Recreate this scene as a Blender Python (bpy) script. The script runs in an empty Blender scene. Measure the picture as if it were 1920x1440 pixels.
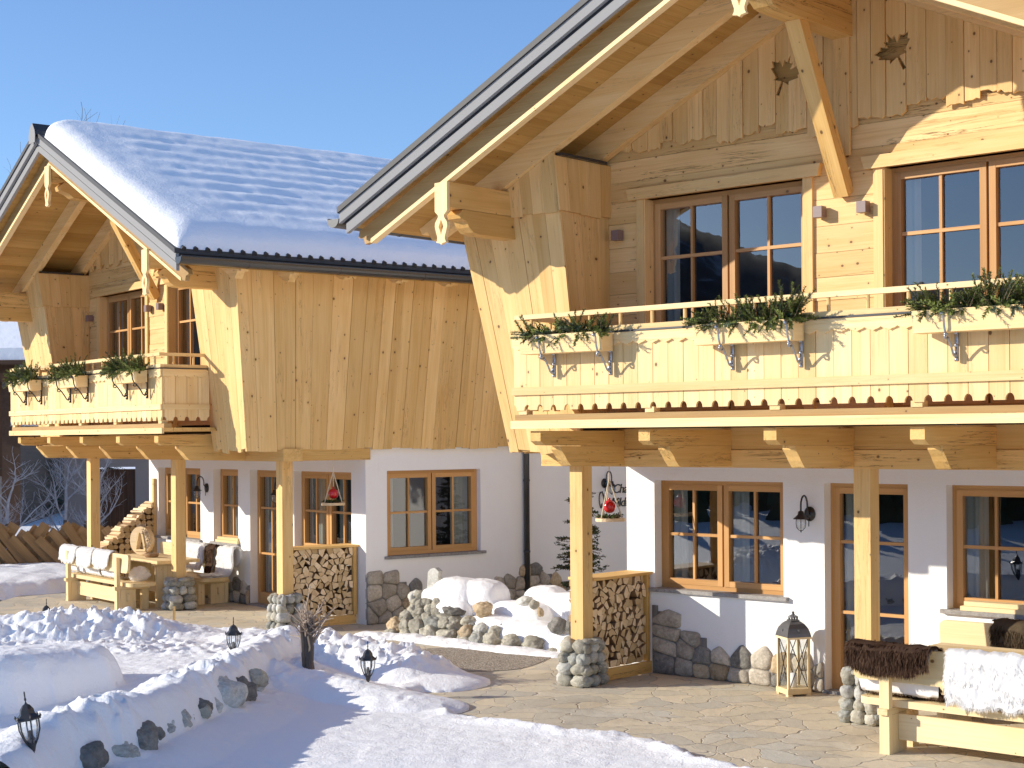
import bpy, math, random
import numpy as np
from mathutils import Vector, Matrix, noise as mnoise

random.seed(7)
R = random.Random(11)
sc = bpy.context.scene
COL = sc.collection
PI = math.pi
def rad(d): return math.radians(d)

# ------------------------------------------------------------------ camera
F_PX, PITCH, ROLL, SY, HCAM = 2895.58, 0.00248, -0.00705, 91.95, 2.6884
cd = bpy.data.cameras.new('camera')
cam = bpy.data.objects.new('camera', cd)
COL.objects.link(cam)
cd.sensor_fit = 'HORIZONTAL'
cd.sensor_width = 36.0
cd.lens = 36.0 * F_PX / 1920.0
cd.shift_y = SY / 1920.0
cd.clip_start = 0.1
cd.clip_end = 5000
fw = Vector((0, math.cos(PITCH), math.sin(PITCH)))
up = Vector((0, -math.sin(PITCH), math.cos(PITCH)))
rt = Vector((1, 0, 0))
c_, s_ = math.cos(ROLL), math.sin(ROLL)
r2 = rt * c_ + up * s_
u2 = up * c_ - rt * s_
m = Matrix.Identity(4)
for i in range(3):
    m[i][0], m[i][1], m[i][2] = r2[i], u2[i], -fw[i]
m[2][3] = HCAM
cam.matrix_world = m
sc.camera = cam

# ------------------------------------------------------------------ frames
AW, BW = -0.72451, -0.91894
MA = Matrix.Translation((3.1031, 14.2261, 0)) @ Matrix.Rotation(AW, 4, 'Z')
MBm = Matrix.Translation((-5.5383, 24.2377, 0)) @ Matrix.Rotation(BW, 4, 'Z')
def T(x, y, z=0): return Matrix.Translation((x, y, z))
def RZ(a): return Matrix.Rotation(a, 4, 'Z')

# ------------------------------------------------------------------ object helpers
def tag(o, label=None, cat=None, group=None, kind=None):
    if label: o['label'] = label
    if cat: o['category'] = cat
    if group: o['group'] = group
    if kind: o['kind'] = kind
    return o
def empty(name, M, label=None, cat=None, group=None):
    o = bpy.data.objects.new(name, None)
    COL.objects.link(o)
    o.empty_display_size = 0.2
    o.matrix_world = M
    return tag(o, label, cat, group)

def rand_grain(): return (R.uniform(0, 60), R.uniform(0, 60), R.uniform(0, 60))

class MB:
    """collects shapes, then links them as ONE mesh object"""
    def __init__(s):
        s.v = []; s.f = []; s.mi = []; s.g = []; s.t = []
    def add(s, vs, fs, gr=None, tint=None, mi=0):
        b = len(s.v)
        s.v += [tuple(v) for v in vs]
        s.f += [tuple(i + b for i in f) for f in fs]
        s.mi += [mi] * len(fs)
        s.g += list(gr) if gr is not None else [tuple(v) for v in vs]
        s.t += [R.uniform(0.86, 1.12) if tint is None else tint] * len(vs)
        if tint is None:
            tv = s.t[b]
            for i in range(b, len(s.t)): s.t[i] = tv
    def hexa(s, p, ax=0, tint=None, mi=0, lens=None):
        """p: 8 corners index = ix + 2*iy + 4*iz"""
        p = [Vector(q) for q in p]
        L = [(p[1]-p[0]).length, (p[2]-p[0]).length, (p[4]-p[0]).length]
        o = rand_grain()
        order = {0: (0, 1, 2), 1: (1, 2, 0), 2: (2, 0, 1)}[ax]
        gr = []
        for i in range(8):
            q = (L[0]*(i & 1), L[1]*((i >> 1) & 1), L[2]*((i >> 2) & 1))
            gr.append((q[order[0]]+o[0], q[order[1]]+o[1], q[order[2]]+o[2]))
        s.add(p, [(0, 2, 3, 1), (4, 5, 7, 6), (0, 1, 5, 4), (2, 6, 7, 3), (0, 4, 6, 2), (1, 3, 7, 5)], gr, tint, mi)
    def box(s, x0, x1, y0, y1, z0, z1, ax=None, tint=None, mi=0):
        if x1 < x0: x0, x1 = x1, x0
        if y1 < y0: y0, y1 = y1, y0
        if z1 < z0: z0, z1 = z1, z0
        if ax is None:
            d = (x1-x0, y1-y0, z1-z0)
            ax = d.index(max(d))
        s.hexa([(x, y, z) for z in (z0, z1) for y in (y0, y1) for x in (x0, x1)], ax, tint, mi)
    def bar(s, a, b, w, h, side=None, tint=None, mi=0):
        """beam from a to b, w sideways, h along the other axis (centre line)"""
        a, b = Vector(a), Vector(b)
        d = (b-a).normalized()
        sd = Vector(side) if side is not None else (Vector((0, 0, 1)).cross(d) if abs(d.z) < 0.99 else Vector((1, 0, 0)))
        sd = (sd - d*sd.dot(d)).normalized()
        u = d.cross(sd)
        p = []
        for k in (-1, 1):
            for j in (-1, 1):
                for q in (a, b):
                    p.append(q + sd*(j*w/2) + u*(k*h/2))
        s.hexa(p, 0, tint, mi)
    def prism(s, poly, o, u, v, w, th, ax='v', tint=None, mi=0):
        """poly (u,v) extruded by th along w"""
        o, u, v, w = Vector(o), Vector(u), Vector(v), Vector(w)
        n = len(poly)
        g0 = rand_grain()
        vs = []; gr = []
        for k in (0, 1):
            for (a, b) in poly:
                vs.append(o + u*a + v*b + w*(th*k))
                q = (b, a, th*k) if ax == 'v' else (a, b, th*k)
                gr.append((q[0]+g0[0], q[1]+g0[1], q[2]+g0[2]))
        fs = [tuple(range(n-1, -1, -1)), tuple(range(n, 2*n))]
        for i in range(n):
            j = (i+1) % n
            fs.append((i, j, n+j, n+i))
        if u.cross(v).dot(w) < 0:
            fs = [tuple(reversed(f)) for f in fs]
        s.add(vs, fs, gr, tint, mi)
    def tube(s, pts, rads, n=7, mi=0, tint=1.0, cap=True):
        pts = [Vector(p) for p in pts]
        if not hasattr(rads, '__len__'): rads = [rads]*len(pts)
        vs = []; gr = []; fs = []
        g0 = rand_grain(); L = 0
        ref = None
        for i, p in enumerate(pts):
            d = (pts[min(i+1, len(pts)-1)] - pts[max(i-1, 0)])
            if d.length < 1e-9: d = Vector((0, 0, 1))
            d.normalize()
            if ref is None:
                ref = Vector((1, 0, 0)) if abs(d.x) < 0.9 else Vector((0, 1, 0))
            a = (ref - d*ref.dot(d))
            if a.length < 1e-6: a = Vector((0, 1, 0)) - d*d.y
            a.normalize(); ref = a
            b = d.cross(a)
            if i: L += (p-pts[i-1]).length
            for k in range(n):
                t = 2*PI*k/n
                vs.append(p + a*(rads[i]*math.cos(t)) + b*(rads[i]*math.sin(t)))
                gr.append((L+g0[0], rads[i]*math.cos(t)+g0[1], rads[i]*math.sin(t)+g0[2]))
        for i in range(len(pts)-1):
            for k in range(n):
                k2 = (k+1) % n
                fs.append((i*n+k, i*n+k2, (i+1)*n+k2, (i+1)*n+k))
        if cap:
            fs.append(tuple(range(n-1, -1, -1)))
            fs.append(tuple((len(pts)-1)*n+k for k in range(n)))
        s.add(vs, fs, gr, tint, mi)
    def lathe(s, prof, c=(0, 0, 0), n=20, mi=0, tint=1.0):
        vs = []; fs = []
        c = Vector(c)
        for (r, z) in prof:
            for k in range(n):
                t = 2*PI*k/n
                vs.append(c + Vector((r*math.cos(t), r*math.sin(t), z)))
        for i in range(len(prof)-1):
            for k in range(n):
                k2 = (k+1) % n
                fs.append((i*n+k, i*n+k2, (i+1)*n+k2, (i+1)*n+k))
        fs.append(tuple(range(n-1, -1, -1)))
        fs.append(tuple((len(prof)-1)*n+k for k in range(n)))
        s.add(vs, fs, None, tint, mi)
    def rock(s, c, r, seed=None, rot=None, amp=0.16, sub=2, mi=0, tint=None, power=1.0):
        vs, fs = ICO[sub]
        c = Vector(c)
        sd = R.uniform(0, 500) if seed is None else seed
        M3 = rot if rot is not None else Matrix.Rotation(R.uniform(-.4, .4), 3, 'Y') @ Matrix.Rotation(R.uniform(0, 6.28), 3, 'Z')
        out = []
        for v in vs:
            q = Vector(v)
            k = 1 + amp*mnoise.noise(q*1.3 + Vector((sd, sd*.7, 3))) + amp*.55*mnoise.noise(q*3.1 + Vector((sd*.3, 9, sd)))
            if power != 1.0:
                q = Vector([math.copysign(abs(e)**power, e) for e in q])
            q = q*k
            q = M3 @ q if rot is None else q
            q = Vector((q.x*r[0], q.y*r[1], q.z*r[2]))
            if rot is not None: q = M3 @ q
            out.append(c+q)
        o = rand_grain()
        s.add(out, fs, [(v[0]*r[0]+o[0], v[1]*r[1]+o[1], v[2]*r[2]+o[2]) for v in vs], R.uniform(.72, 1.2) if tint is None else tint, mi)
    def build(s, name, mats, parent=None, M=None, smooth=False, kind=None):
        me = bpy.data.meshes.new(name)
        me.from_pydata(s.v, [], s.f)
        if not isinstance(mats, (list, tuple)): mats = [mats]
        for x in mats: me.materials.append(x)
        n = len(s.v)
        if n:
            a = me.attributes.new('gr', 'FLOAT_VECTOR', 'POINT')
            a.data.foreach_set('vector', np.array(s.g, dtype=np.float32).ravel())
            a = me.attributes.new('tint', 'FLOAT', 'POINT')
            a.data.foreach_set('value', np.array(s.t, dtype=np.float32))
            me.polygons.foreach_set('material_index', np.array(s.mi, dtype=np.int32))
            if smooth: me.polygons.foreach_set('use_smooth', np.ones(len(s.f), dtype=bool))
        me.update()
        o = bpy.data.objects.new(name, me)
        COL.objects.link(o)
        if parent is not None: o.parent = parent
        if M is not None: o.matrix_world = M
        if kind: o['kind'] = kind
        return o

def _ico(sub):
    t = (1+5**.5)/2
    v = [Vector(p).normalized() for p in [(-1,t,0),(1,t,0),(-1,-t,0),(1,-t,0),(0,-1,t),(0,1,t),(0,-1,-t),(0,1,-t),(t,0,-1),(t,0,1),(-t,0,-1),(-t,0,1)]]
    f = [(0,11,5),(0,5,1),(0,1,7),(0,7,10),(0,10,11),(1,5,9),(5,11,4),(11,10,2),(10,7,6),(7,1,8),(3,9,4),(3,4,2),(3,2,6),(3,6,8),(3,8,9),(4,9,5),(2,4,11),(6,2,10),(8,6,7),(9,8,1)]
    for _ in range(sub):
        cache = {}; nf = []
        def mid(a, b):
            k = (min(a, b), max(a, b))
            if k not in cache:
                v.append(((v[a]+v[b])/2).normalized()); cache[k] = len(v)-1
            return cache[k]
        for a, b, c in f:
            x, y, z = mid(a, b), mid(b, c), mid(c, a)
            nf += [(a, x, z), (b, y, x), (c, z, y), (x, y, z)]
        f = nf
    return [tuple(q) for q in v], f
ICO = {k: _ico(k) for k in (1, 2, 3)}

# ------------------------------------------------------------------ numpy noise
def vnoise(x, y, seed=0):
    x = np.asarray(x, float); y = np.asarray(y, float)
    xi = np.floor(x).astype(np.int64); yi = np.floor(y).astype(np.int64)
    xf = x-xi; yf = y-yi
    def h(a, b):
        n = (a*374761393 + b*668265263 + seed*974634541) & 0xffffffff
        n = ((n ^ (n >> 13))*1274126177) & 0xffffffff
        return ((n ^ (n >> 16)) & 0xffff)/65535.0
    u = xf*xf*(3-2*xf); v = yf*yf*(3-2*yf)
    return (h(xi, yi)*(1-u)+h(xi+1, yi)*u)*(1-v) + (h(xi, yi+1)*(1-u)+h(xi+1, yi+1)*u)*v
def fbm(x, y, oct=4, seed=0, lac=2.03, gain=.5):
    a = 1; s = 0; t = 0
    for k in range(oct):
        s = s + a*vnoise(x, y, seed+k*17); t += a
        x = x*lac+3.1; y = y*lac+1.7; a *= gain
    return s/t
def billow(x, y, oct=3, seed=0):
    a = 1; s = 0; t = 0
    for k in range(oct):
        s = s + a*np.abs(vnoise(x, y, seed+k*31)*2-1); t += a
        x = x*2.1+5; y = y*2.1+2; a *= .5
    return 1-s/t

def grid_mesh(name, X, Y, Z, mat, kind=None, parent=None, M=None, keep=None):
    ny, nx = X.shape
    v = np.stack([X, Y, Z], -1).reshape(-1, 3)
    idx = np.arange(nx*ny).reshape(ny, nx)
    q = np.stack([idx[:-1, :-1], idx[:-1, 1:], idx[1:, 1:], idx[1:, :-1]], -1)
    if keep is not None:
        kq = keep[:-1, :-1] | keep[:-1, 1:] | keep[1:, 1:] | keep[1:, :-1]
        q = q[kq]
    q = q.reshape(-1, 4)
    used = np.unique(q)
    remap = np.full(nx*ny, -1); remap[used] = np.arange(len(used))
    v = v[used]; q = remap[q]
    me = bpy.data.meshes.new(name)
    me.vertices.add(len(v)); me.vertices.foreach_set('co', v.astype(np.float32).ravel())
    me.loops.add(len(q)*4); me.loops.foreach_set('vertex_index', q.astype(np.int32).ravel())
    me.polygons.add(len(q))
    me.polygons.foreach_set('loop_start', np.arange(0, len(q)*4, 4, dtype=np.int32))
    me.polygons.foreach_set('loop_total', np.full(len(q), 4, dtype=np.int32))
    me.polygons.foreach_set('use_smooth', np.ones(len(q), dtype=bool))
    me.materials.append(mat)
    me.update(calc_edges=True)
    me.validate()
    o = bpy.data.objects.new(name, me)
    COL.objects.link(o)
    if parent is not None: o.parent = parent
    if M is not None: o.matrix_world = M
    if kind: o['kind'] = kind
    return o

# ------------------------------------------------------------------ materials
def new_mat(name):
    mt = bpy.data.materials.new(name); mt.use_nodes = True
    nt = mt.node_tree; nt.nodes.clear()
    out = nt.nodes.new('ShaderNodeOutputMaterial')
    return mt, nt, out
class NT:
    def __init__(s, nt): s.nt = nt
    def n(s, typ, **kw):
        nd = s.nt.nodes.new('ShaderNode'+typ)
        for k, v in kw.items():
            if k in nd.inputs: 
                if hasattr(v, 'node'): s.nt.links.new(v, nd.inputs[k])
                else: nd.inputs[k].default_value = v
            else: setattr(nd, k, v)
        return nd
    def L(s, a, b): s.nt.links.new(a, b)
    def ramp(s, fac, stops, interp='LINEAR'):
        r = s.nt.nodes.new('ShaderNodeValToRGB')
        r.color_ramp.interpolation = interp
        e = r.color_ramp.elements
        while len(e) < len(stops): e.new(0.5)
        for el, (p, c) in zip(e, stops):
            el.position = p; el.color = (*c, 1) if len(c) == 3 else c
        s.L(fac, r.inputs[0])
        return r.outputs[0]
    def math(s, op, a, b=None, c=None, clamp=False):
        nd = s.nt.nodes.new('ShaderNodeMath'); nd.operation = op; nd.use_clamp = clamp
        for i, x in enumerate((a, b, c)):
            if x is None: continue
            if hasattr(x, 'node'): s.L(x, nd.inputs[i])
            else: nd.inputs[i].default_value = x
        return nd.outputs[0]
    def mix(s, f, a, b, blend='MIX'):
        nd = s.nt.nodes.new('ShaderNodeMix'); nd.data_type = 'RGBA'; nd.blend_type = blend
        for sock, x in ((nd.inputs[0], f), (nd.inputs[6], a), (nd.inputs[7], b)):
            if hasattr(x, 'node'): s.L(x, sock)
            elif isinstance(x, (int, float)): sock.default_value = x
            else: sock.default_value = (*x, 1)
        return nd.outputs[2]
    def mapping(s, vec, scale=(1, 1, 1), loc=(0, 0, 0)):
        nd = s.nt.nodes.new('ShaderNodeMapping')
        s.L(vec, nd.inputs[0]); nd.inputs[3].default_value = scale; nd.inputs[1].default_value = loc
        return nd.outputs[0]
    def noise(s, vec, scale, detail=3, rough=.55, dist=0):
        nd = s.nt.nodes.new('ShaderNodeTexNoise')
        s.L(vec, nd.inputs['Vector'])
        nd.inputs['Scale'].default_value = scale; nd.inputs['Detail'].default_value = detail
        nd.inputs['Roughness'].default_value = rough; nd.inputs['Distortion'].default_value = dist
        return nd.outputs['Fac']
    def bump(s, h, strength=.3, dist=.01):
        nd = s.nt.nodes.new('ShaderNodeBump')
        s.L(h, nd.inputs['Height']); nd.inputs['Strength'].default_value = strength; nd.inputs['Distance'].default_value = dist
        return nd.outputs[0]
def principled(t, out, col, rough=.6, normal=None, spec=.3, metal=0, **kw):
    b = t.nt.nodes.new('ShaderNodeBsdfPrincipled')
    if hasattr(col, 'node'): t.L(col, b.inputs['Base Color'])
    else: b.inputs['Base Color'].default_value = (*col, 1)
    if hasattr(rough, 'node'): t.L(rough, b.inputs['Roughness'])
    else: b.inputs['Roughness'].default_value = rough
    b.inputs['Specular IOR Level'].default_value = spec
    b.inputs['Metallic'].default_value = metal
    if normal is not None: t.L(normal, b.inputs['Normal'])
    for k, v in kw.items(): b.inputs[k].default_value = v
    t.L(b.outputs[0], out.inputs[0])
    return b
def attr(t, name, sock='Vector'):
    nd = t.nt.nodes.new('ShaderNodeAttribute'); nd.attribute_name = name
    return nd.outputs[sock]

def wood(name, c1, c2, knots=.5, dark=(.12, .055, .02), bump=.25, stain=.0, rough=.62, crack=.0):
    mt, nt, out = new_mat(name); t = NT(nt)
    g = attr(t, 'gr'); tint = attr(t, 'tint', 'Fac')
    n1 = t.noise(t.mapping(g, (.55, 9, 9)), 1.0, 4, .6, .6)
    n2 = t.noise(t.mapping(g, (2.2, 70, 70)), 1.0, 3, .6)
    n3 = t.noise(t.mapping(g, (1.1, 2.3, 2.3)), 1.0, 2)
    fac = t.math('ADD', t.math('MULTIPLY', n1, .6), t.math('MULTIPLY', n2, .4))
    col = t.ramp(fac, [(.34, c2), (.50, tuple((a+b)/2 for a, b in zip(c1, c2))), (.66, c1)])
    # warm blotches
    col = t.mix(t.math('MULTIPLY', t.ramp(n3, [(.45, (0, 0, 0)), (.75, (1, 1, 1))]), .35), col, tuple(x*y for x, y in zip(c2, (.95, .82, .66))))
    n5 = t.noise(t.mapping(g, (.35, 26, 26)), 1.0, 2, .5)
    col = t.mix(t.math('MULTIPLY', t.ramp(n5, [(.60, (0, 0, 0)), (.72, (1, 1, 1))]), .40), col, tuple(x*y for x, y in zip(c2, (.80, .68, .50))))
    # knots
    vd = t.noise(g, 3.0, 1)
    vor = t.nt.nodes.new('ShaderNodeTexVoronoi'); vor.feature = 'F1'; vor.voronoi_dimensions = '2D'
    vor.inputs['Scale'].default_value = 5.2
    sg = t.nt.nodes.new('ShaderNodeSeparateXYZ'); t.L(g, sg.inputs[0])
    cg = t.nt.nodes.new('ShaderNodeCombineXYZ'); t.L(t.math('MULTIPLY', sg.outputs[0], .8), cg.inputs[0]); t.L(t.math('ADD', sg.outputs[1], sg.outputs[2]), cg.inputs[1])
    t.L(cg.outputs[0], vor.inputs['Vector'])
    rnd = t.nt.nodes.new('ShaderNodeSeparateColor'); t.L(vor.outputs['Color'], rnd.inputs[0])
    sel = t.math('GREATER_THAN', rnd.outputs[0], 1-knots)
    size = t.math('MULTIPLY_ADD', t.math('POWER', rnd.outputs[1], 2.2), .070, .024)
    k1 = t.math('SUBTRACT', 1.0, t.math('DIVIDE', vor.outputs['Distance'], size), clamp=True)
    k1 = t.math('MULTIPLY', t.math('MULTIPLY', k1, 2.6, clamp=True), sel)
    k2 = t.math('SUBTRACT', 1.0, t.math('DIVIDE', vor.outputs['Distance'], t.math('MULTIPLY', size, 2.6)), clamp=True)
    k2 = t.math('MULTIPLY', k2, sel)
    col = t.mix(t.math('MULTIPLY', k2, .35), col, tuple(x*y for x, y in zip(c2, (.72, .6, .48))))
    col = t.mix(t.math('MULTIPLY', k1, .9), col, dark)
    h = t.math('ADD', n2, t.math('MULTIPLY', n1, .8))
    if crack > 0:
        n4 = t.noise(t.mapping(g, (.5, 11, 11)), 1.0, 5, .7, 1.0)
        ck = t.ramp(n4, [(.486, (0, 0, 0)), (.5, (1, 1, 1)), (.514, (0, 0, 0))])
        msk = t.ramp(t.noise(t.mapping(g, (.7, 3, 3)), 1.0, 2), [(.50, (0, 0, 0)), (.58, (1, 1, 1))])
        ck = t.math('MULTIPLY', ck, msk)
        col = t.mix(t.math('MULTIPLY', ck, crack), col, dark)
        h = t.math('SUBTRACT', h, t.math('MULTIPLY', ck, 2.0))
    mul = t.nt.nodes.new('ShaderNodeCombineColor')
    t.L(tint, mul.inputs[0]); t.L(t.math('POWER', tint, 1.15), mul.inputs[1]); t.L(t.math('POWER', tint, 1.6), mul.inputs[2])
    col = t.mix(1.0, col, mul.outputs[0], 'MULTIPLY')
    principled(t, out, col, rough, t.bump(h, bump, .004), .25)
    return mt

def simple(name, col, rough=.5, metal=0, spec=.4, nscale=0, nbump=0, var=0, coords='Object'):
    mt, nt, out = new_mat(name); t = NT(nt)
    tc = t.n('TexCoord').outputs[coords]
    c = col; nrm = None
    if nscale:
        n = t.noise(tc, nscale, 4)
        c = t.mix(n, tuple(x*(1-var) for x in col), tuple(min(1, x*(1+var)) for x in col))
        if nbump: nrm = t.bump(n, nbump, .01)
    principled(t, out, c, rough, nrm, spec, metal)
    return mt

W_PALE = wood('wood_pale', (.87, .605, .265), (.76, .465, .16), .4, crack=.4)
W_CLAD = wood('wood_cladding', (.86, .575, .24), (.72, .43, .14), .62, crack=.45)
W_LOG = wood('wood_log_siding', (.86, .58, .25), (.70, .42, .14), .7, crack=1.0, bump=.5)
W_BEAM = wood('wood_beam', (.80, .50, .17), (.64, .355, .095), .55, crack=1.0, bump=.4)
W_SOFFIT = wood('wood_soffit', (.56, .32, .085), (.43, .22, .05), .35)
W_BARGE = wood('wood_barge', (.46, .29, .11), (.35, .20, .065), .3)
W_FRAME = wood('wood_window_frame', (.62, .33, .12), (.50, .25, .08), .03, rough=.4)
W_BALC = wood('wood_balcony', (.90, .665, .325), (.79, .52, .215), .45, crack=.2)
W_BENCH = wood('wood_bench', (.86, .68, .38), (.76, .55, .27), .25)
W_DARK = wood('wood_dark', (.10, .05, .025), (.05, .025, .012), .2)
W_FENCE = wood('wood_fence', (.36, .22, .10), (.22, .125, .055), .3, rough=.8)
W_LOGEND = wood('wood_log_end', (.88, .69, .44), (.72, .50, .26), .1, crack=.5)
W_BARK = wood('wood_log_side', (.40, .24, .12), (.22, .12, .06), .1, rough=.85)

def mat_plaster():
    mt, nt, out = new_mat('white_plaster'); t = NT(nt)
    tc = t.n('TexCoord').outputs['Object']
    n = t.noise(tc, 1.3, 4); n2 = t.noise(tc, 55, 3)
    n3 = t.noise(t.mapping(tc, (.8, .8, .25)), 2.2, 4, .6)
    col = t.mix(n, (.90, .89, .865), (.95, .94, .92))
    col = t.mix(t.math('MULTIPLY', t.ramp(n3, [(.5, (0, 0, 0)), (.75, (1, 1, 1))]), .12), col, (.74, .71, .66))
    sx = t.nt.nodes.new('ShaderNodeSeparateXYZ'); t.L(tc, sx.inputs[0])
    low = t.math('MULTIPLY', t.math('SUBTRACT', 1.0, t.math('DIVIDE', sx.outputs[2], 1.0), clamp=True), t.math('MULTIPLY', n3, .55))
    col = t.mix(low, col, (.55, .50, .43))
    principled(t, out, col, .85, t.bump(t.math('ADD', t.math('MULTIPLY', n2, 1.2), t.math('MULTIPLY', t.noise(tc, 7, 3), 1.6)), .22, .012), .15)
    return mt
PLASTER = mat_plaster()

def mat_snow(name='snow', rough_scale=1.0, ripple=0):
    mt, nt, out = new_mat(name); t = NT(nt)
    tc = t.n('TexCoord').outputs['Object']
    n1 = t.noise(tc, 5*rough_scale, 5, .6)
    n2 = t.noise(tc, 46*rough_scale, 4, .65)
    n3 = t.noise(tc, 220, 2)
    h = t.math('ADD', t.math('MULTIPLY', n1, .8), t.math('ADD', t.math('MULTIPLY', n2, .28), t.math('MULTIPLY', n3, .06)))
    col = t.mix(n1, (.92, .93, .95), (.96, .965, .97))
    b = principled(t, out, col, .55, t.bump(h, .75, .04), .25)
    return mt
SNOW = mat_snow('snow_drift')
SNOW_ROOF = mat_snow('snow_roof', .7)

def mat_stone(name, cols, scale=1.0):
    mt, nt, out = new_mat(name); t = NT(nt)
    g = attr(t, 'gr'); tint = attr(t, 'tint', 'Fac')
    n1 = t.noise(g, 5*scale, 5, .62); n2 = t.noise(g, 34*scale, 4, .7)
    n3 = t.noise(t.mapping(g, (1, 1, 3)), 9*scale, 3, .6, 1.2)
    col = t.ramp(n1, [(.3, cols[0]), (.5, cols[1]), (.7, cols[2])])
    col = t.mix(t.math('MULTIPLY', t.ramp(n2, [(.45, (0, 0, 0)), (.7, (1, 1, 1))]), .45), col, tuple(x*1.5 for x in cols[2]))
    col = t.mix(t.math('MULTIPLY', t.ramp(n3, [(.55, (0, 0, 0)), (.62, (1, 1, 1))]), .35), col, tuple(x*.55 for x in cols[0]))
    mul = t.nt.nodes.new('ShaderNodeCombineColor')
    for i in range(3): t.L(tint, mul.inputs[i])
    col = t.mix(1.0, col, mul.outputs[0], 'MULTIPLY')
    principled(t, out, col, .8, t.bump(t.math('ADD', n1, n2), .5, .02), .3)
    return mt
STONE = mat_stone('river_stone', [(.225, .205, .155), (.33, .305, .24), (.45, .415, .325)])
STONE_TAN = mat_stone('tan_stone', [(.28, .19, .10), (.42, .30, .17), (.52, .41, .27)])
STONE_LIGHT = mat_stone('light_stone', [(.36, .35, .31), (.47, .46, .41), (.58, .56, .51)])
STONE_BLUE = mat_stone('blue_grey_stone', [(.20, .20, .175), (.29, .29, .255), (.39, .385, .34)])
STONE_DARK = mat_stone('dark_stone', [(.10, .095, .085), (.16, .15, .13), (.24, .225, .20)])
PLINTH = mat_stone('plinth_stone', [(.29, .24, .18), (.40, .345, .27), (.52, .46, .37)])
STONES = [STONE, STONE_TAN, STONE_LIGHT, STONE_BLUE, STONE_DARK]
MORTAR = simple('mortar', (.20, .185, .165), .9, nscale=40, nbump=.4, var=.25)

METAL_GREY = simple('grey_sheet_metal', (.27, .265, .26), .75, 0, .08, 2.0, 0, .04)
METAL_DARK = simple('dark_sheet_metal', (.022, .023, .025), .35, 0, .5, 6, 0, .2)
GUTTER = simple('gutter_metal', (.030, .029, .029), .28, .0, .6, 4, 0, .2)
ROOF_TILE = simple('roof_tile', (.028, .028, .03), .6, nscale=8, nbump=.2, var=.3)
IRON = simple('black_iron', (.018, .017, .018), .35, .0, .5)
IRON_GREY = simple('galvanised_iron', (.34, .36, .40), .30, .85, .5, 30, .15, .3)
BROWN_LAMP = simple('brown_lamp', (.20, .135, .125), .45, 0, .4, 20, 0, .1)
SILL = mat_stone('sill_stone', [(.22, .20, .185), (.30, .28, .26), (.38, .36, .34)], 3)
ROPE = simple('rope', (.62, .52, .36), .85, nscale=90, nbump=.5, var=.2)
CURTAIN = simple('curtain_cloth', (.42, .43, .39), .9, nscale=3, var=.1)
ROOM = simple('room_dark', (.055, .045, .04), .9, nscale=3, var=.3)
RED = simple('red_bauble', (.55, .012, .014), .12, 0, .6)
LEATHER = simple('hide_underside', (.84, .83, .82), .7, nscale=14, nbump=.1, var=.05)
STEM = simple('twig', (.15, .10, .06), .8, nscale=20, var=.3)
TWIG_PALE = simple('pale_twig', (.34, .26, .20), .8, nscale=20, var=.3)
TREEBARK = simple('bark', (.11, .085, .065), .85, nscale=12, nbump=.4, var=.35)

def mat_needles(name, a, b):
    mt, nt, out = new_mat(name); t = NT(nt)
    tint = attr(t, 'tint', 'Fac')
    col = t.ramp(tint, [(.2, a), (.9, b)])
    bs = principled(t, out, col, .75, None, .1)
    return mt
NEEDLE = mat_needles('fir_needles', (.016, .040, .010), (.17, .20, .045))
NEEDLE_BLUE = mat_needles('blue_fir_needles', (.022, .048, .022), (.09, .125, .07))
MOSS = mat_needles('moss', (.012, .03, .008), (.06, .10, .02))
NEEDLE_DARK = mat_needles('dark_fir_needles', (.010, .024, .010), (.05, .075, .03))
def mat_fur(name, a, b, tr=.5):
    mt, nt, out = new_mat(name); t = NT(nt)
    col = t.ramp(attr(t, 'tint', 'Fac'), [(.0, a), (1., b)])
    d = t.n('BsdfDiffuse'); l = t.n('BsdfTranslucent'); x = t.n('MixShader'); x.inputs[0].default_value = tr
    t.L(col, d.inputs[0]); t.L(col, l.inputs[0]); t.L(d.outputs[0], x.inputs[1]); t.L(l.outputs[0], x.inputs[2]); t.L(x.outputs[0], out.inputs[0])
    return mt
FUR_BROWN = mat_fur('brown_fur', (.030, .015, .010), (.30, .18, .12))
FUR_WHITE = mat_fur('white_fur', (.93, .92, .90), (.98, .975, .97))
FUR_GREY = mat_fur('grey_brown_fur', (.06, .038, .022), (.44, .33, .21))

def mat_glass(name, fac=.25, tint=(.75, .8, .8)):
    mt, nt, out = new_mat(name); t = NT(nt)
    tc = t.n('TexCoord').outputs['Object']
    n = t.noise(tc, 1.7, 2)
    nb = t.bump(n, .05, .02)
    gl = t.n('BsdfGlossy', Roughness=.0); gl.inputs['Color'].default_value = (.95, .97, 1, 1)
    t.L(nb, gl.inputs['Normal'])
    tr = t.n('BsdfTransparent'); tr.inputs['Color'].default_value = (*tint, 1)
    fr = t.n('LayerWeight', Blend=.35).outputs['Facing']
    f = t.math('MULTIPLY_ADD', fr, .38, fac, clamp=True)
    mx = t.n('MixShader')
    t.L(f, mx.inputs[0]); t.L(tr.outputs[0], mx.inputs[1]); t.L(gl.outputs[0], mx.inputs[2])
    t.L(mx.outputs[0], out.inputs[0])
    return mt
GLASS = mat_glass('window_glass', .085)
GLASS_LAMP = mat_glass('lamp_glass', .06, (.92, .94, .95))

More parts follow.
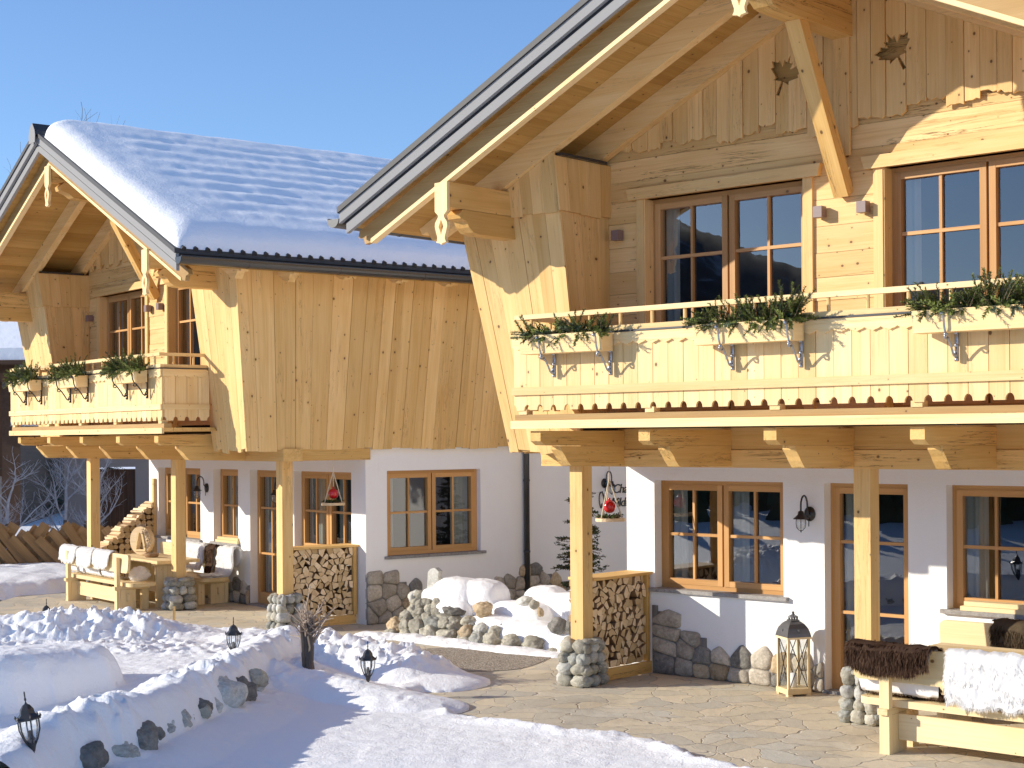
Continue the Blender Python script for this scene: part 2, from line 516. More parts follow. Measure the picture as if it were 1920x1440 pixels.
def mat_flag():
    mt, nt, out = new_mat('flagstone'); t = NT(nt)
    tc = t.n('TexCoord').outputs['Object']
    wn = t.n('TexNoise', Scale=1.1, Detail=3.0); t.L(tc, wn.inputs['Vector'])
    off = t.nt.nodes.new('ShaderNodeVectorMath'); off.operation = 'SCALE'; t.L(wn.outputs['Color'], off.inputs[0]); off.inputs['Scale'].default_value = .95
    ad = t.nt.nodes.new('ShaderNodeVectorMath'); ad.operation = 'ADD'; t.L(tc, ad.inputs[0]); t.L(off.outputs[0], ad.inputs[1])
    vec = t.mapping(ad.outputs[0], (1.0, 1.0, 1.0), (40, 40, 0))
    ve = t.n('TexVoronoi', feature='DISTANCE_TO_EDGE', voronoi_dimensions='2D', Scale=3.1); t.L(vec, ve.inputs['Vector'])
    vc = t.n('TexVoronoi', feature='F1', voronoi_dimensions='2D', Scale=3.1); t.L(vec, vc.inputs['Vector'])
    jn = t.noise(tc, 22, 3)
    edge = t.math('ADD', ve.outputs['Distance'], t.math('MULTIPLY_ADD', jn, .05, -.025))
    joint = t.ramp(edge, [(.008, (1, 1, 1)), (.027, (0, 0, 0))])
    rnd = t.nt.nodes.new('ShaderNodeSeparateColor'); t.L(vc.outputs['Color'], rnd.inputs[0])
    base = t.ramp(rnd.outputs[0], [(0, (.64, .54, .37)), (.35, (.57, .485, .34)), (.6, (.47, .43, .345)), (.8, (.68, .555, .37)), (1, (.53, .505, .42))])
    n1 = t.noise(tc, 6, 5, .65); n2 = t.noise(tc, 60, 3)
    base = t.mix(t.math('MULTIPLY', n1, .3), base, (.68, .60, .44))
    base = t.mix(t.math('MULTIPLY', t.ramp(n1, [(.6, (0, 0, 0)), (.72, (1, 1, 1))]), .4), base, (.30, .26, .20))
    jc = t.mix(t.noise(tc, 3, 2), (.17, .125, .08), (.62, .55, .44))
    col = t.mix(joint, base, jc)
    h = t.math('ADD', t.math('MULTIPLY', joint, -1.1), t.math('ADD', t.math('MULTIPLY', n1, .8), t.math('MULTIPLY_ADD', rnd.outputs[1], .5, t.math('MULTIPLY', n2, .12))))
    wet = t.ramp(t.noise(tc, .9, 4, .6), [(.50, (0, 0, 0)), (.66, (1, 1, 1))])
    col = t.mix(t.math('MULTIPLY', wet, .32), col, (.24, .20, .145))
    principled(t, out, col, t.math('MULTIPLY_ADD', wet, -.22, .74), t.bump(h, .6, .022), .25)
    return mt
FLAG = mat_flag()
def mat_gravel():
    mt, nt, out = new_mat('gravel'); t = NT(nt)
    tc = t.n('TexCoord').outputs['Object']
    v = t.n('TexVoronoi', Scale=55.0); t.L(tc, v.inputs['Vector'])
    sp = t.nt.nodes.new('ShaderNodeSeparateColor'); t.L(v.outputs['Color'], sp.inputs[0])
    col = t.ramp(sp.outputs[0], [(0, (.17, .14, .11)), (.5, (.30, .25, .195)), (1, (.45, .40, .33))])
    principled(t, out, col, .85, t.bump(t.math('SUBTRACT', 1, v.outputs['Distance']), .9, .02), .2)
    return mt
GRAVEL = mat_gravel()
def mat_forest():
    mt, nt, out = new_mat('forest_hill'); t = NT(nt)
    tc = t.n('TexCoord').outputs['Object']
    n = t.noise(t.mapping(tc, (1, 1, .4)), .09, 5, .65); n2 = t.noise(tc, .018, 3)
    f = t.ramp(t.math('ADD', t.math('MULTIPLY', n, .6), t.math('MULTIPLY', n2, .5)), [(.5, (.012, .02, .022)), (.62, (.03, .045, .05)), (.72, (.40, .44, .50))])
    principled(t, out, f, .9, None, .1)
    return mt
FOREST = mat_forest()
DARK_WALL = simple('shaded_wall', (.27, .265, .27), .9, nscale=3, nbump=.1, var=.12)

# ------------------------------------------------------------------ chalet
def zr(x): return 7.30 - .467*abs(x)
YG, XW = 1.487, 3.704
LEAN = .142
def fin_y(z): return -.448 - LEAN*(z-2.52)
def fin_xo(z): return 3.776 + .155*(z-2.52)

def wavy_edge(n, amp):
    return [R.uniform(-amp, amp) for _ in range(n)]

def window(parent, name, o, u, n, w, h, sashes, mull=.10, hb=(.5,), depth=.9, curtains=(), sill_bottom=0., glass=GLASS, door=False):
    """o = lower left of the opening at the glass plane (seen from outside), u along, n outward"""
    o, u, n = Vector(o), Vector(u), Vector(n)
    v = Vector((0, 0, 1))
    P = lambda a, b, d=0: o + u*a + v*b + n*d
    def slab(mb, a0, a1, b0, b1, d0, d1, ax):
        mb.hexa([P(a, b, d) for d in (d0, d1) for b in (b0, b1) for a in (a0, a1)], ax)
    mb = MB()
    fr = .05
    slab(mb, 0, fr, 0, h, -.04, .035, 1); slab(mb, w-fr, w, 0, h, -.04, .035, 1)
    slab(mb, fr, w-fr, h-fr, h, -.04, .033, 0); slab(mb, fr, w-fr, 0, fr, -.04, .037, 0)
    fo = mb.build(name, W_FRAME, parent)
    for (a0, a1, cols) in sashes:
        sb = MB(); st = .062
        b0, b1 = fr, h-fr
        bt = .13 if door else st
        slab(sb, a0, a0+st, b0, b1, -.03, .048, 1); slab(sb, a1-st, a1, b0, b1, -.03, .048, 1)
        slab(sb, a0+st, a1-st, b1-st, b1, -.03, .046, 0); slab(sb, a0+st, a1-st, b0, b0+bt, -.03, .046, 0)
        g0, g1, e0, e1 = a0+st, a1-st, b0+bt, b1-st
        for k in range(1, cols):
            x = g0+(g1-g0)*k/cols
            slab(sb, x-.014, x+.014, e0, e1, -.005, .030, 1)
        for q in hb:
            z = h*q
            slab(sb, g0, g1, z-.016, z+.016, -.006, .032, 0)
        so = sb.build('sash', W_FRAME, fo)
        pb = MB()
        pb.add([P(g0, e0), P(g1, e0), P(g1, e1), P(g0, e1)], [(0, 1, 2, 3)])
        pb.build('pane', glass, fo)
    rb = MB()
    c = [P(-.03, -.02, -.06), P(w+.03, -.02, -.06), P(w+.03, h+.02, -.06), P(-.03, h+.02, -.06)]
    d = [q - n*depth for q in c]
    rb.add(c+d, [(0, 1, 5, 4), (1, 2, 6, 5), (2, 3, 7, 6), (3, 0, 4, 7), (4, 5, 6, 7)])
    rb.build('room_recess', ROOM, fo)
    for (a0, a1) in curtains:
        cb = MB(); k = max(8, int((a1-a0)/.02)); vs = []; fs = []
        for i in range(k+1):
            a = a0+(a1-a0)*i/k
            dd = -.13 + .025*math.sin(i*1.35)+.008*math.sin(i*.6)
            vs += [P(a, .03, dd), P(a, h-.02, dd)]
        for i in range(k): fs.append((2*i, 2*i+2, 2*i+3, 2*i+1))
        cb.add(vs, fs)
        cb.build('curtain', CURTAIN, fo, smooth=True)
    return fo

def wall_with_openings(mb, x0, x1, z0, z1, ops, y, th, place):
    """vertical slab along a, openings (a0,a1,z0,z1) sorted; place(a,d,z)->point, d into the wall"""
    ops = sorted(ops)
    def blk(a0, a1, b0, b1):
        if a1-a0 < 1e-4 or b1-b0 < 1e-4: return
        mb.hexa([place(a, d, b) for b in (b0, b1) for d in (0, th) for a in (a0, a1)], 0, 1.0)
    a = x0
    for (p, q, r0, r1) in ops:
        blk(a, p, z0, z1)
        blk(p, q, z0, r0); blk(p, q, r1, z1)
        a = q
    blk(a, x1, z0, z1)

def scallop_board(w, z0, z1, r=.034, hgt=.055):
    """vertical board with an arch bitten out of both lower corners"""
    p = [(r, z0)]
    p += [(w-r, z0)]
    for k in range(1, 5):
        t = k/4*PI/2
        p.append((w-r*math.cos(t), z0+hgt*math.sin(t)))
    p += [(w, z1), (0, z1)]
    for k in range(4, 0, -1):
        t = k/4*PI/2
        p.append((r*math.cos(t), z0+hgt*math.sin(t)))
    return p

def scallop_strip(L, z0, z1, pitch=.145, amp=.022):
    p = []
    n = max(2, int(L/pitch)); pw = L/n
    for i in range(n):
        for k in range(6):
            t = k/6
            p.append((i*pw+t*pw, z0 + amp*(1-abs(math.sin(PI*t))**.6) - amp*.5*(1 if .42 < t < .58 else 0)))
    p.append((L, z0+amp)); p += [(L, z1), (0, z1)]
    return p

def pendant_halves(w, h):
    """two mirrored halves of the fretted pendant board, hole in the middle; (x,z), z from 0 (top) to -h"""
    hw = w/2
    prof = [(hw, 0), (hw, -.46*h), (hw*.45, -.53*h), (hw*.50, -.56*h), (hw*.95, -.64*h), (hw, -.70*h), (hw*.80, -.80*h), (hw*.60, -.87*h), (hw*.62, -.92*h), (hw*.80, -.96*h), (hw*.2, -.975*h), (0, -h)]
    hole = [(0, -.86*h), (hw*.12, -.80*h), (hw*.40, -.71*h), (hw*.12, -.62*h), (0, -.60*h)]
    right = prof + [(0, -.87*h)][:0] + hole + [(0, 0)]
    left = [(-x, z) for x, z in right]
    return right, left

def leaf_poly(c, s, rot=0):
    pts = [(0, 1), (.10, .62), (.28, .70), (.24, .36), (.52, .60), (.60, .48), (.92, .46), (.74, .22), (.84, .12), (.40, -.18), (.46, -.34), (.08, -.28), (.12, -.95), (-.06, -.95), (-.04, -.28), (-.46, -.34), (-.40, -.18), (-.84, .12), (-.74, .22), (-.92, .46), (-.60, .48), (-.52, .60), (-.24, .36), (-.28, .70), (-.10, .62)]
    cr, sr = math.cos(rot), math.sin(rot)
    return [(c[0]+s*(x*cr-y*sr), c[1]+s*(x*sr+y*cr)) for x, y in pts]

def stone_pier(parent, x, y, top=.5, w=.40):
    mb = MB()
    mb.box(x-w/2+.07, x+w/2-.07, y-w/2+.07, y+w/2-.07, 0.0, top-.03, tint=.45)
    rows = 4
    z = 0
    for r in range(rows):
        hh = top/rows*R.uniform(.9, 1.1)
        ww = w*(1.06-.05*r)/2
        for side in range(4):
            n = R.choice([3, 3, 2])
            for k in range(n):
                a = (-ww + (k+.5)*2*ww/n)*.98 + R.uniform(-.015, .015)
                px, py = {0: (a, -ww+.055), 1: (ww-.055, a), 2: (-a, ww-.055), 3: (-ww+.055, -a)}[side]
                rx = ww/n*1.06
                vz = hh*R.uniform(.50, .66)
                sz = (rx, .075, vz) if side in (0, 2) else (.075, rx, vz)
                mb.rock((x+px, y+py, max(.05, z+hh/2+R.uniform(-.012, .012))), sz, rot=Matrix.Rotation(R.uniform(-.3, .3), 3, 'Y' if side in (0, 2) else 'X'), amp=.24, power=.95, mi=R.choice([0, 0, 2, 2, 3]))
        z += hh
    for k in range(9):
        a = R.uniform(0, 6.28); q = .13+.05*R.random()
        mb.rock((x+q*math.cos(a), y+q*math.sin(a), top-.02), (.075, .07, .035), amp=.2, mi=R.choice([0, 0, 3]))
    return mb.build('stone_pier', STONES, parent, smooth=True)

def voronoi_cells(pts, rect, far=.5):
    x0, y0, x1, y1 = rect
    out = []
    for i, p in enumerate(pts):
        poly = [(x0, y0), (x1, y0), (x1, y1), (x0, y1)]
        for j, q in enumerate(pts):
            if i == j or abs(q[0]-p[0])+abs(q[1]-p[1]) > far: continue
            mx, my = (p[0]+q[0])/2, (p[1]+q[1])/2
            nx, ny = q[0]-p[0], q[1]-p[1]
            new = []
            for k in range(len(poly)):
                a, b = poly[k], poly[(k+1) % len(poly)]
                da = (a[0]-mx)*nx+(a[1]-my)*ny; db = (b[0]-mx)*nx+(b[1]-my)*ny
                if da <= 0: new.append(a)
                if da*db < 0:
                    t = da/(da-db); new.append((a[0]+(b[0]-a[0])*t, a[1]+(b[1]-a[1])*t))
            poly = new
            if len(poly) < 3: break
        out.append(poly)
    return out
def chaikin(p, n=2, q=.25):
    for _ in range(n):
        r = []
        for k in range(len(p)):
            a, b = p[k], p[(k+1) % len(p)]
            r += [(a[0]*(1-q)+b[0]*q, a[1]*(1-q)+b[1]*q), (a[0]*q+b[0]*(1-q), a[1]*q+b[1]*(1-q))]
        p = r
    return p
def plinth(parent, a0, a1, hfun, place, name='stone_plinth'):
    """rubble plinth of fitted stones: place(a, d, z) point, d outwards"""
    mb = MB()
    n = 30
    mx = max(hfun(a0+(a1-a0)*i/40) for i in range(41))
    W = a1-a0
    pts = []; z = .085; row = 0
    while z < mx+.35:
        a = R.uniform(-.1, .1)
        while a < W+.1:
            st = R.uniform(.17, .33)
            pts.append((a+st/2, z+R.uniform(-.055, .055))); a += st
        z += .185; row += 1
    cells = voronoi_cells(pts, (0, 0, W, mx+.5), .9)
    for p, poly in zip(pts, cells):
        if len(poly) < 3: continue
        cx = sum(q[0] for q in poly)/len(poly); cy = sum(q[1] for q in poly)/len(poly)
        if cy > hfun(a0+cx)-.02: continue
        pl = chaikin(poly, 2, .16)
        ph = R.uniform(.7, 1.15); sd = R.uniform(0, 90); m_ = len(pl)
        vs = []; gr = []; g = rand_grain()
        for sc_, dd in ((1.02, -.02), (.965, .030), (.86, .052), (.60, .064), (.25, .070)):
            for (x, y) in pl:
                u, v = cx+(x-cx)*sc_, cy+(y-cy)*sc_
                d = dd*ph*.8 if dd > 0 else dd
                if dd > 0: d += .020*mnoise.noise(Vector((u*7+sd, v*7, sd)))+.008*mnoise.noise(Vector((u*22+sd, v*22, sd)))
                vs.append(place(a0+u, d, max(0, v))); gr.append((u+g[0], v+g[1], d+g[2]))
        fs = []
        for r_ in range(4):
            for k in range(m_): fs.append((r_*m_+k, r_*m_+(k+1) % m_, (r_+1)*m_+(k+1) % m_, (r_+1)*m_+k))
        fs.append(tuple(4*m_+k for k in range(m_)))
        mb.add(vs, fs, gr, R.uniform(.72, 1.25), R.choice([0, 0, 0, 0, 0, 0, 2, 3]))
    for i in range(n):   # mortar bed
        s0, s1 = a0+(a1-a0)*i/n, a0+(a1-a0)*(i+1)/n
        hh = max(.05, hfun((s0+s1)/2)-.10)
        mb.hexa([place(a, d, z) for z in (0, hh) for d in (.0, .018) for a in (s0, s1)], 0, .8, 1)
    return mb.build(name, [PLINTH, MORTAR, STONE_TAN, STONE_DARK], parent, smooth=True)

def barn_lamp(parent, o, n):
    """goose-neck wall lamp, o = plate centre, n outward"""
    o, n = Vector(o), Vector(n)
    Z = Vector((0, 0, 1))
    mb = MB()
    side = Z.cross(n)
    pts = []
    for k in range(14):
        t = 2*PI*k/14
        pts.append((.062*math.cos(t), .078*math.sin(t)))
    mb.prism(pts, o, side, Z, n, .022, tint=1)
    mb.tube([o+n*.03-Z*.05, o+n*.035-Z*.13], .006, 6)
    arm = [o+n*.02, o+n*.06+Z*.05]
    for k in range(9):
        a = PI*k/8
        arm.append(o + n*(.06+.065*(1-math.cos(a))) + Z*(.09+.105*math.sin(a)))
    arm.append(o+n*.19+Z*.02)
    mb.tube(arm, .010, 8)
    f = mb.build('wall_lamp', IRON, parent, smooth=True)
    sb = MB()
    c = o+n*.19
    sb.lathe([(.012, .04), (.030, .03), (.034, .0), (.060, -.025), (.078, -.040), (.080, -.048), (.050, -.044), (.03, -.03)], c, 18)
    sb.build('lamp_shade', IRON, f, smooth=True)
    gb = MB()
    gb.lathe([(.048, -.048), (.052, -.09), (.045, -.13), (.02, -.155), (.004, -.16)], c, 14)
    gb.build('lamp_globe', GLASS_LAMP, f, smooth=True)
    kb = MB()
    for k in range(6):
        a = 2*PI*k/6
        d = Vector((math.cos(a), math.sin(a), 0))
        kb.tube([c+d*.054-Z*.046, c+d*.058-Z*.09, c+d*.05-Z*.135, c+d*.022-Z*.163, c-Z*.168], .0035, 5)
    kb.tube([c-Z*.16, c-Z*.185], .008, 6)
    kb.build('lamp_cage', IRON, f)

def make_chalet(M, label, mir, full_front):
    root = empty('chalet', M, label, 'chalet')
    # ---------------- ground floor walls
    def rng(a, b): return (a, b) if mir > 0 else (-b, -a)
    ops = []
    gw = [rng(-3.309, -1.62), rng(.235, 1.13), rng(1.62, 3.309)]
    gd = [rng(-1.126, -.176)]
    for a, b in gw: ops.append((a, b, .965, 2.186))
    for a, b in gd: ops.append((a, b, .02, 2.186))
    mb = MB()
    wall_with_openings(mb, -XW, XW, 0, 2.56, ops, YG, .22, lambda a, d, z: (a, YG+d, z))
    mb.build('porch_wall', PLASTER, root)
    mb = MB()
    sop = [(1.85, 3.53, .966, 2.208)]
    wall_with_openings(mb, YG+.221, 10.0, 0, 2.7, sop, 0, .22, lambda a, d, z: (XW-d, a, z))
    mb.build('side_wall', PLASTER, root)
    mb = MB()
    wall_with_openings(mb, YG+.221, 10.0, 0, 2.7, [], 0, .22, lambda a, d, z: (-XW+d, a, z))
    mb.build('side_wall', PLASTER, root)
    mb = MB(); mb.box(-XW, XW, 10.0, 10.2, 0, 5.3, tint=1); mb.build('rear_wall', PLASTER, root)
    # windows in the porch wall
    for a, b in gw:
        w = b-a; h = 2.186-.965
        if w > 1.2:
            sash = [(.05, w/2-.012, 2), (w/2+.012, w-.05, 2)]
            cur = [(.06, .26), (w/2+.02, w/2+.22)] if mir > 0 else [(.06, .40), (w/2+.05, w/2+.16)]
        else:
            sash = [(.05, w-.05, 2)]; cur = [(.06, .3)]
        window(root, 'window', (a, YG+.17, .965), (1, 0, 0), (0, -1, 0), w, h, sash, hb=(.5,), curtains=cur)
        sb = MB(); sb.box(a-.05, b+.06, YG-.055, YG+.14, .925, .967, tint=1); sb.build('window_sill', SILL, root)
        if w < 1.2:
            sb = MB(); sb.box(a+.16, b+.05, YG-.05, YG+.12, .969, 1.012, ax=0); sb.box(a+.19, b+.03, YG-.03, YG+.11, 1.014, 1.058, ax=0); sb.build('ledge_board', W_BENCH, root)
    for a, b in gd:
        w = b-a
        window(root, 'porch_door', (a, YG+.17, .03), (1, 0, 0), (0, -1, 0), w, 2.156, [(.05, w-.05, 2)], hb=(.375, .715), curtains=[(.08, .25)], door=True)
        sb = MB(); sb.box(a-.02, b+.02, YG-.03, YG+.2, .0, .03, tint=.9); sb.build('doorstep', SILL, root)
    if mir < 0:   # the side window is only on the visible side
        window(root, 'window', (XW-.13, 1.85, .966), (0, 1, 0), (1, 0, 0), 1.68, 1.242, [(.05, .83, 2), (.85, 1.63, 2)], hb=(.5,), curtains=[(.06, .26), (1.3, 1.6)])
        sb = MB(); sb.box(XW-.1, XW+.05, 1.80, 3.60, .925, .967, ax=1, tint=.8); sb.build('window_sill', SILL, root)
    # plinth
    def hA(x):
        x = x if mir > 0 else -x
        if x < -3.0: return .92-.9*(x+3.36)
        if x < -2.6: return .55
        if x < -1.9: return .36+.06*math.sin(x*9)
        return .40+.08*math.sin(x*7)
    for (a, b) in [(-3.34, -1.14), (-.16, 3.34)]:
        a, b = rng(a, b)
        plinth(root, a, b, hA, lambda q, d, z: (q, YG-d, z))
    if mir < 0:
        def hB(y):
            if y < 1.9: return .78
            if y < 2.5: return .78-.55*(y-1.9)
            if y < 3.7: return .42
            if y < 4.6: return .42+.35*(y-3.7)
            return max(.35, .72-.4*(y-4.6))
        plinth(root, YG, 6.6, hB, lambda q, d, z: (XW+d, q, z))
    # ---------------- beams, posts, piers
    mb = MB()
    mb.box(-3.81, 3.81, .10, .40, 2.37, 2.545); mb.build('front_beam', W_BEAM, root)
    mb = MB(); mb.box(-2.77, 2.77, .115, .395, 2.548, 2.765); mb.build('front_beam', W_BEAM, root)
    for s in (-1, 1):
        mb = MB(); mb.box(s*3.56, s*3.76, .402, YG+.05, 2.375, 2.54); mb.build('side_beam', W_BEAM, root)
    for x in (-3.435, 0.0, 3.435):
        mb = MB(); mb.box(x-.085, x+.085, .2336, .4036, .44, 2.369); p = mb.build('porch_post', W_PALE, root)
        stone_pier(root, x, .32)
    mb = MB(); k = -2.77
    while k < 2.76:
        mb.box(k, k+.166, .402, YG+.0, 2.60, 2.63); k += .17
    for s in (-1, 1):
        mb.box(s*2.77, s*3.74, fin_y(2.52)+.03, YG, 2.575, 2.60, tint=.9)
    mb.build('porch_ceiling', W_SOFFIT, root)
    # firewood racks at both ends of the porch
    for s in (-1, 1):
        xo = 3.50 if s > 0 else 3.36
        mb = MB()
        x0, x1 = s*(xo-.35 if s > 0 else xo+.34), s*xo
        if s*mir < 0:
            mb.box(min(x0, x1)-.0, max(x0, x1)+.02, .41, 1.52, 1.116, 1.146)
            mb.box(x1-.035*s if s > 0 else x1-.0, x1-.0 if s > 0 else x1+.035, .41, 1.44, .01, .14, ax=1)
            mb.box(x1-.05*s if s > 0 else x1-.0, x1 if s > 0 else x1-.05, 1.40, 1.455, .14, 1.114, ax=2)
            mb.build('firewood_rack', W_BEAM, root)
    # ---------------- corbels
    for x in (-2.74, -1.42, -.07, 1.31, 2.63):
        mb = MB()
        mb.prism([(.112, 2.745), (-1.24, 2.745), (-1.24, 2.645), (-1.17, 2.605), (-1.0, 2.60), (.112, 2.585)], (x-.064, 0, 0), (0, 1, 0), (0, 0, 1), (1, 0, 0), .128, 'u')
        mb.prism([(.098, 2.583), (-.93, 2.595), (-.93, 2.56), (-.87, 2.50), (-.84, 2.46), (-.78, 2.40), (-.74, 2.39), (.098, 2.385)], (x-.066, 0, 0), (0, 1, 0), (0, 0, 1), (1, 0, 0), .132, 'u')
        mb.build('corbel', W_BEAM, root)
    # ---------------- balcony
    bal = MB()
    yb = -1.325
    k = yb+.04
    while k < -.02:
        bal.box(-2.985, 2.985, k, min(k+.135, -.012), 2.80, 2.848); k += .14
    deck = bal.build('balcony', W_BEAM, root)
    mb = MB(); mb.box(-2.99, 2.99, yb, yb+.036, 2.768, 2.846); mb.build('deck_fascia', W_BALC, deck)
    mb = MB(); mb.box(-2.97, 2.97, yb+.045, yb+.16, 2.8495, 2.905); mb.build('deck_edge', W_BARGE, deck)  # recessed plank, its shade put into the darker wood colour
    pitch = .1692; n = 35; x0 = -n*pitch/2
    mb = MB()
    for i in range(n):
        mb.prism(scallop_board(pitch-.006, 2.945+R.uniform(-.003, .003), 3.62), (x0+i*pitch+.003, yb+.045+R.uniform(-.002, .002), 0), (1, 0, 0), (0, 0, 1), (0, -1, 0), .024, 'v')
    for s in (-1, 1):
        for i in range(4):
            mb.prism(scallop_board(pitch-.006, 2.945, 3.62), (s*2.955, yb+.06+i*pitch, 0), (0, 1, 0), (0, 0, 1), (s, 0, 0), -.024, 'v')
    mb.build('balustrade_boards', W_BALC, deck)
    mb = MB()
    mb.prism(scallop_strip(5.93, 3.545, 3.652), (-2.965, yb+.020, 0), (1, 0, 0), (0, 0, 1), (0, -1, 0), .022, 'u')
    mb.box(-2.97, 2.97, yb-.006, yb+.0195, 3.095, 3.172)
    for s in (-1, 1):
        mb.prism(scallop_strip(.67, 3.545, 3.652), (s*2.957, yb+.024, 0), (0, 1, 0), (0, 0, 1), (s, 0, 0), .02, 'u')
        mb.box(s*2.957, s*2.978, yb+.022, -.60, 3.097, 3.17, ax=1)
    mb.build('balustrade_trim', W_BALC, deck)
    mb = MB(); mb.box(-2.975, 2.975, yb-.012, yb+.075, 3.655, 3.672, tint=1)
    for s in (-1, 1): mb.box(s*2.90, s*2.975, yb+.076, -.59, 3.655, 3.672, tint=1)
    mb.build('rail_flashing', METAL_DARK, deck)
    mb = MB()
    mb.box(-2.95, 2.95, yb+.005, yb+.065, 3.6725, 3.719); mb.box(-2.93, 2.93, yb, yb+.05, 3.834, 3.88)
    for s in (-1, 1):
        mb.box(s*2.905, s*2.95, yb+.066, -.60, 3.6725, 3.717); mb.box(s*2.88, s*2.928, yb+.0505, -.63, 3.834, 3.878)
    mb.build('handrail', W_BALC, deck)
    for i in range(16):
        x = -2.73+i*.364
        mb = MB(); mb.tube([(x, yb+.028, 3.717), (x, yb+.026, 3.836)], .017, 8, tint=.95); mb.build('spindle', W_PALE, deck)
    for s in (-1, 1):
        for i in range(2):
            y = yb+.22+i*.3
            mb = MB(); mb.tube([(s*2.905, y, 3.715), (s*2.905, y, 3.836)], .016, 8, tint=.95); mb.build('spindle', W_PALE, deck)
    for x in (-2.86, -1.32, .01, 1.33, 2.86):
        mb = MB(); mb.box(x-.05, x+.05, yb+.035, yb+.13, 2.9055, 2.956, ax=1); mb.build('baluster_block', W_BALC, deck)
    # ---------------- upper facade
    wins = [(-2.307, -.446), (.377, 2.238)]
    mb = MB()
    z = 2.85; row = 0
    while z < 5.66:
        hh = R.uniform(.20, .25)
        z1 = z+hh-.004
        segs = [(-2.80, 2.80)]
        if z < 5.10:
            if z1 > 5.10: z1 = 5.10-.002; hh = 5.10-z
            segs = [(-2.80, wins[0][0]-.02), (wins[0][1]+.02, wins[1][0]-.02), (wins[1][1]+.02, 2.80)]
        for a, b in segs:
            j = R.uniform(-.006, .006)
            mb.box(a, b, j, .10, z, z1, ax=0)
        z += hh; row += 1
    mb.box(-2.8, -2.33, .03, .101, 2.86, 5.1, tint=.35); mb.box(2.26, 2.8, .03, .101, 2.86, 5.1, tint=.35); mb.box(-.42, .35, .03, .101, 2.86, 5.1, tint=.35)
    gp = [(-2.8, 5.5), (2.8, 5.5), (2.8, zr(2.8)-.2), (0, zr(0)-.2), (-2.8, zr(2.8)-.2)]
    mb.prism(gp, (0, .03, 0), (1, 0, 0), (0, 0, 1), (0, 1, 0), .08, 'u', tint=.62)
    mb.build('log_facade', W_LOG, root)
    # vertical gable boards with wavy ends and two leaf cut-outs
    mb = MB(); x = -2.62; BX = []
    while x < 2.62:
        w = R.uniform(.13, .20)
        x1 = min(x+w, 2.62)
        cx = (x+x1)/2; BX.append(x1)
        top = zr(cx)-.30
        bot = 5.60 + R.uniform(-.055, .06)
        if -.36 < cx < .12: bot = 5.50+R.uniform(-.05, .03)
        if top-bot > .05:
            e = wavy_edge(5, .022)
            pl = [(x-cx+(x1-x)*k/4, bot+e[k]) for k in range(5)]
            pl = pl + [(x1-cx, zr(x1)-.30), (x-cx, zr(x)-.30)]
            y = -.052+R.uniform(-.010, .012)
            mb.prism(pl, (cx, y, 0), (1, 0, 0), (0, 0, 1), (0, 1, 0), .026, 'v')
        x = x1+.006
    bx_ = list(BX); gb = mb.build('gable_boards', W_CLAD, root)
    cb = MB()
    for c, rr in (((-.634, 6.09), -.42), ((.522, 6.12), .45), ):
        cb.prism(list(reversed(leaf_poly(c, .20, rr))), (0, -.2, 0), (1, 0, 0), (0, 0, 1), (0, 1, 0), .215)
    cut = cb.build('leaf_cutter', W_CLAD, root)
    md = gb.modifiers.new('leaf', 'BOOLEAN'); md.operation = 'DIFFERENCE'; md.object = cut; md.solver = 'EXACT'; md.use_self = True
    bpy.context.view_layer.update()
    dg = bpy.context.evaluated_depsgraph_get()
    nm = bpy.data.meshes.new_from_object(gb.evaluated_get(dg), preserve_all_data_layers=True, depsgraph=dg)
    gb.modifiers.clear(); gb.data = nm
    for an in ('gr', 'tint'): nm.attributes.remove(nm.attributes[an])
    nm.attributes.new('gr', 'FLOAT_VECTOR', 'CORNER'); nm.attributes.new('tint', 'FLOAT', 'CORNER')
    ag = nm.attributes['gr']; at_ = nm.attributes['tint']
    rb = random.Random(4); offs = [(rb.uniform(0, 50), rb.uniform(0, 50), rb.uniform(.84, 1.12)) for _ in range(len(bx_)+1)]
    for pf in nm.polygons:
        k = sum(1 for b_ in bx_ if b_ < pf.center.x)
        for li in pf.loop_indices:
            v_ = nm.vertices[nm.loops[li].vertex_index].co
            ag.data[li].vector = (v_.z+offs[k][0], v_.x+offs[k][1], v_.y); at_.data[li].value = offs[k][2]
    bpy.data.objects.remove(cut)
    # balcony windows
    for (a, b) in wins:
        w = b-a
        f = window(root, 'balcony_door', (a, .16, 2.90), (1, 0, 0), (0, -1, 0), w, 2.21, [(.045, w/2-.012, 2), (w/2+.012, w-.045, 2)], hb=(.725, .38), curtains=[(.06, .20)], door=True)
        mb = MB()
        # casing, jambs and the hewn head board
        mb.box(a-.095, a-.002, -.03, .11, 2.86, 5.10); mb.box(b+.002, b+.095, -.03, .11, 2.86, 5.10)
        mb.box(a-.002, a+.012, -.02, .2, 2.88, 5.10, ax=2); mb.box(b-.012, b+.002, -.02, .2, 2.88, 5.10, ax=2)
        mb.prism([(a-.2, 5.215), (b+.2, 5.215), (b+.17, 5.10), (a-.17, 5.10)], (0, -.062, 0), (1, 0, 0), (0, 0, 1), (0, 1, 0), .16, 'u')
        mb.build('casing', W_PALE, f)
    # cube lights
    for x in (-2.62, -.25, .20, 2.62):
        mb = MB(); mb.box(x-.046, x+.046, -.112, -.022, 4.705, 4.808, tint=1); mb.box(x-.03, x+.03, -.0215, .0, 4.72, 4.79, tint=.8)
        mb.build('cube_light', BROWN_LAMP, root)
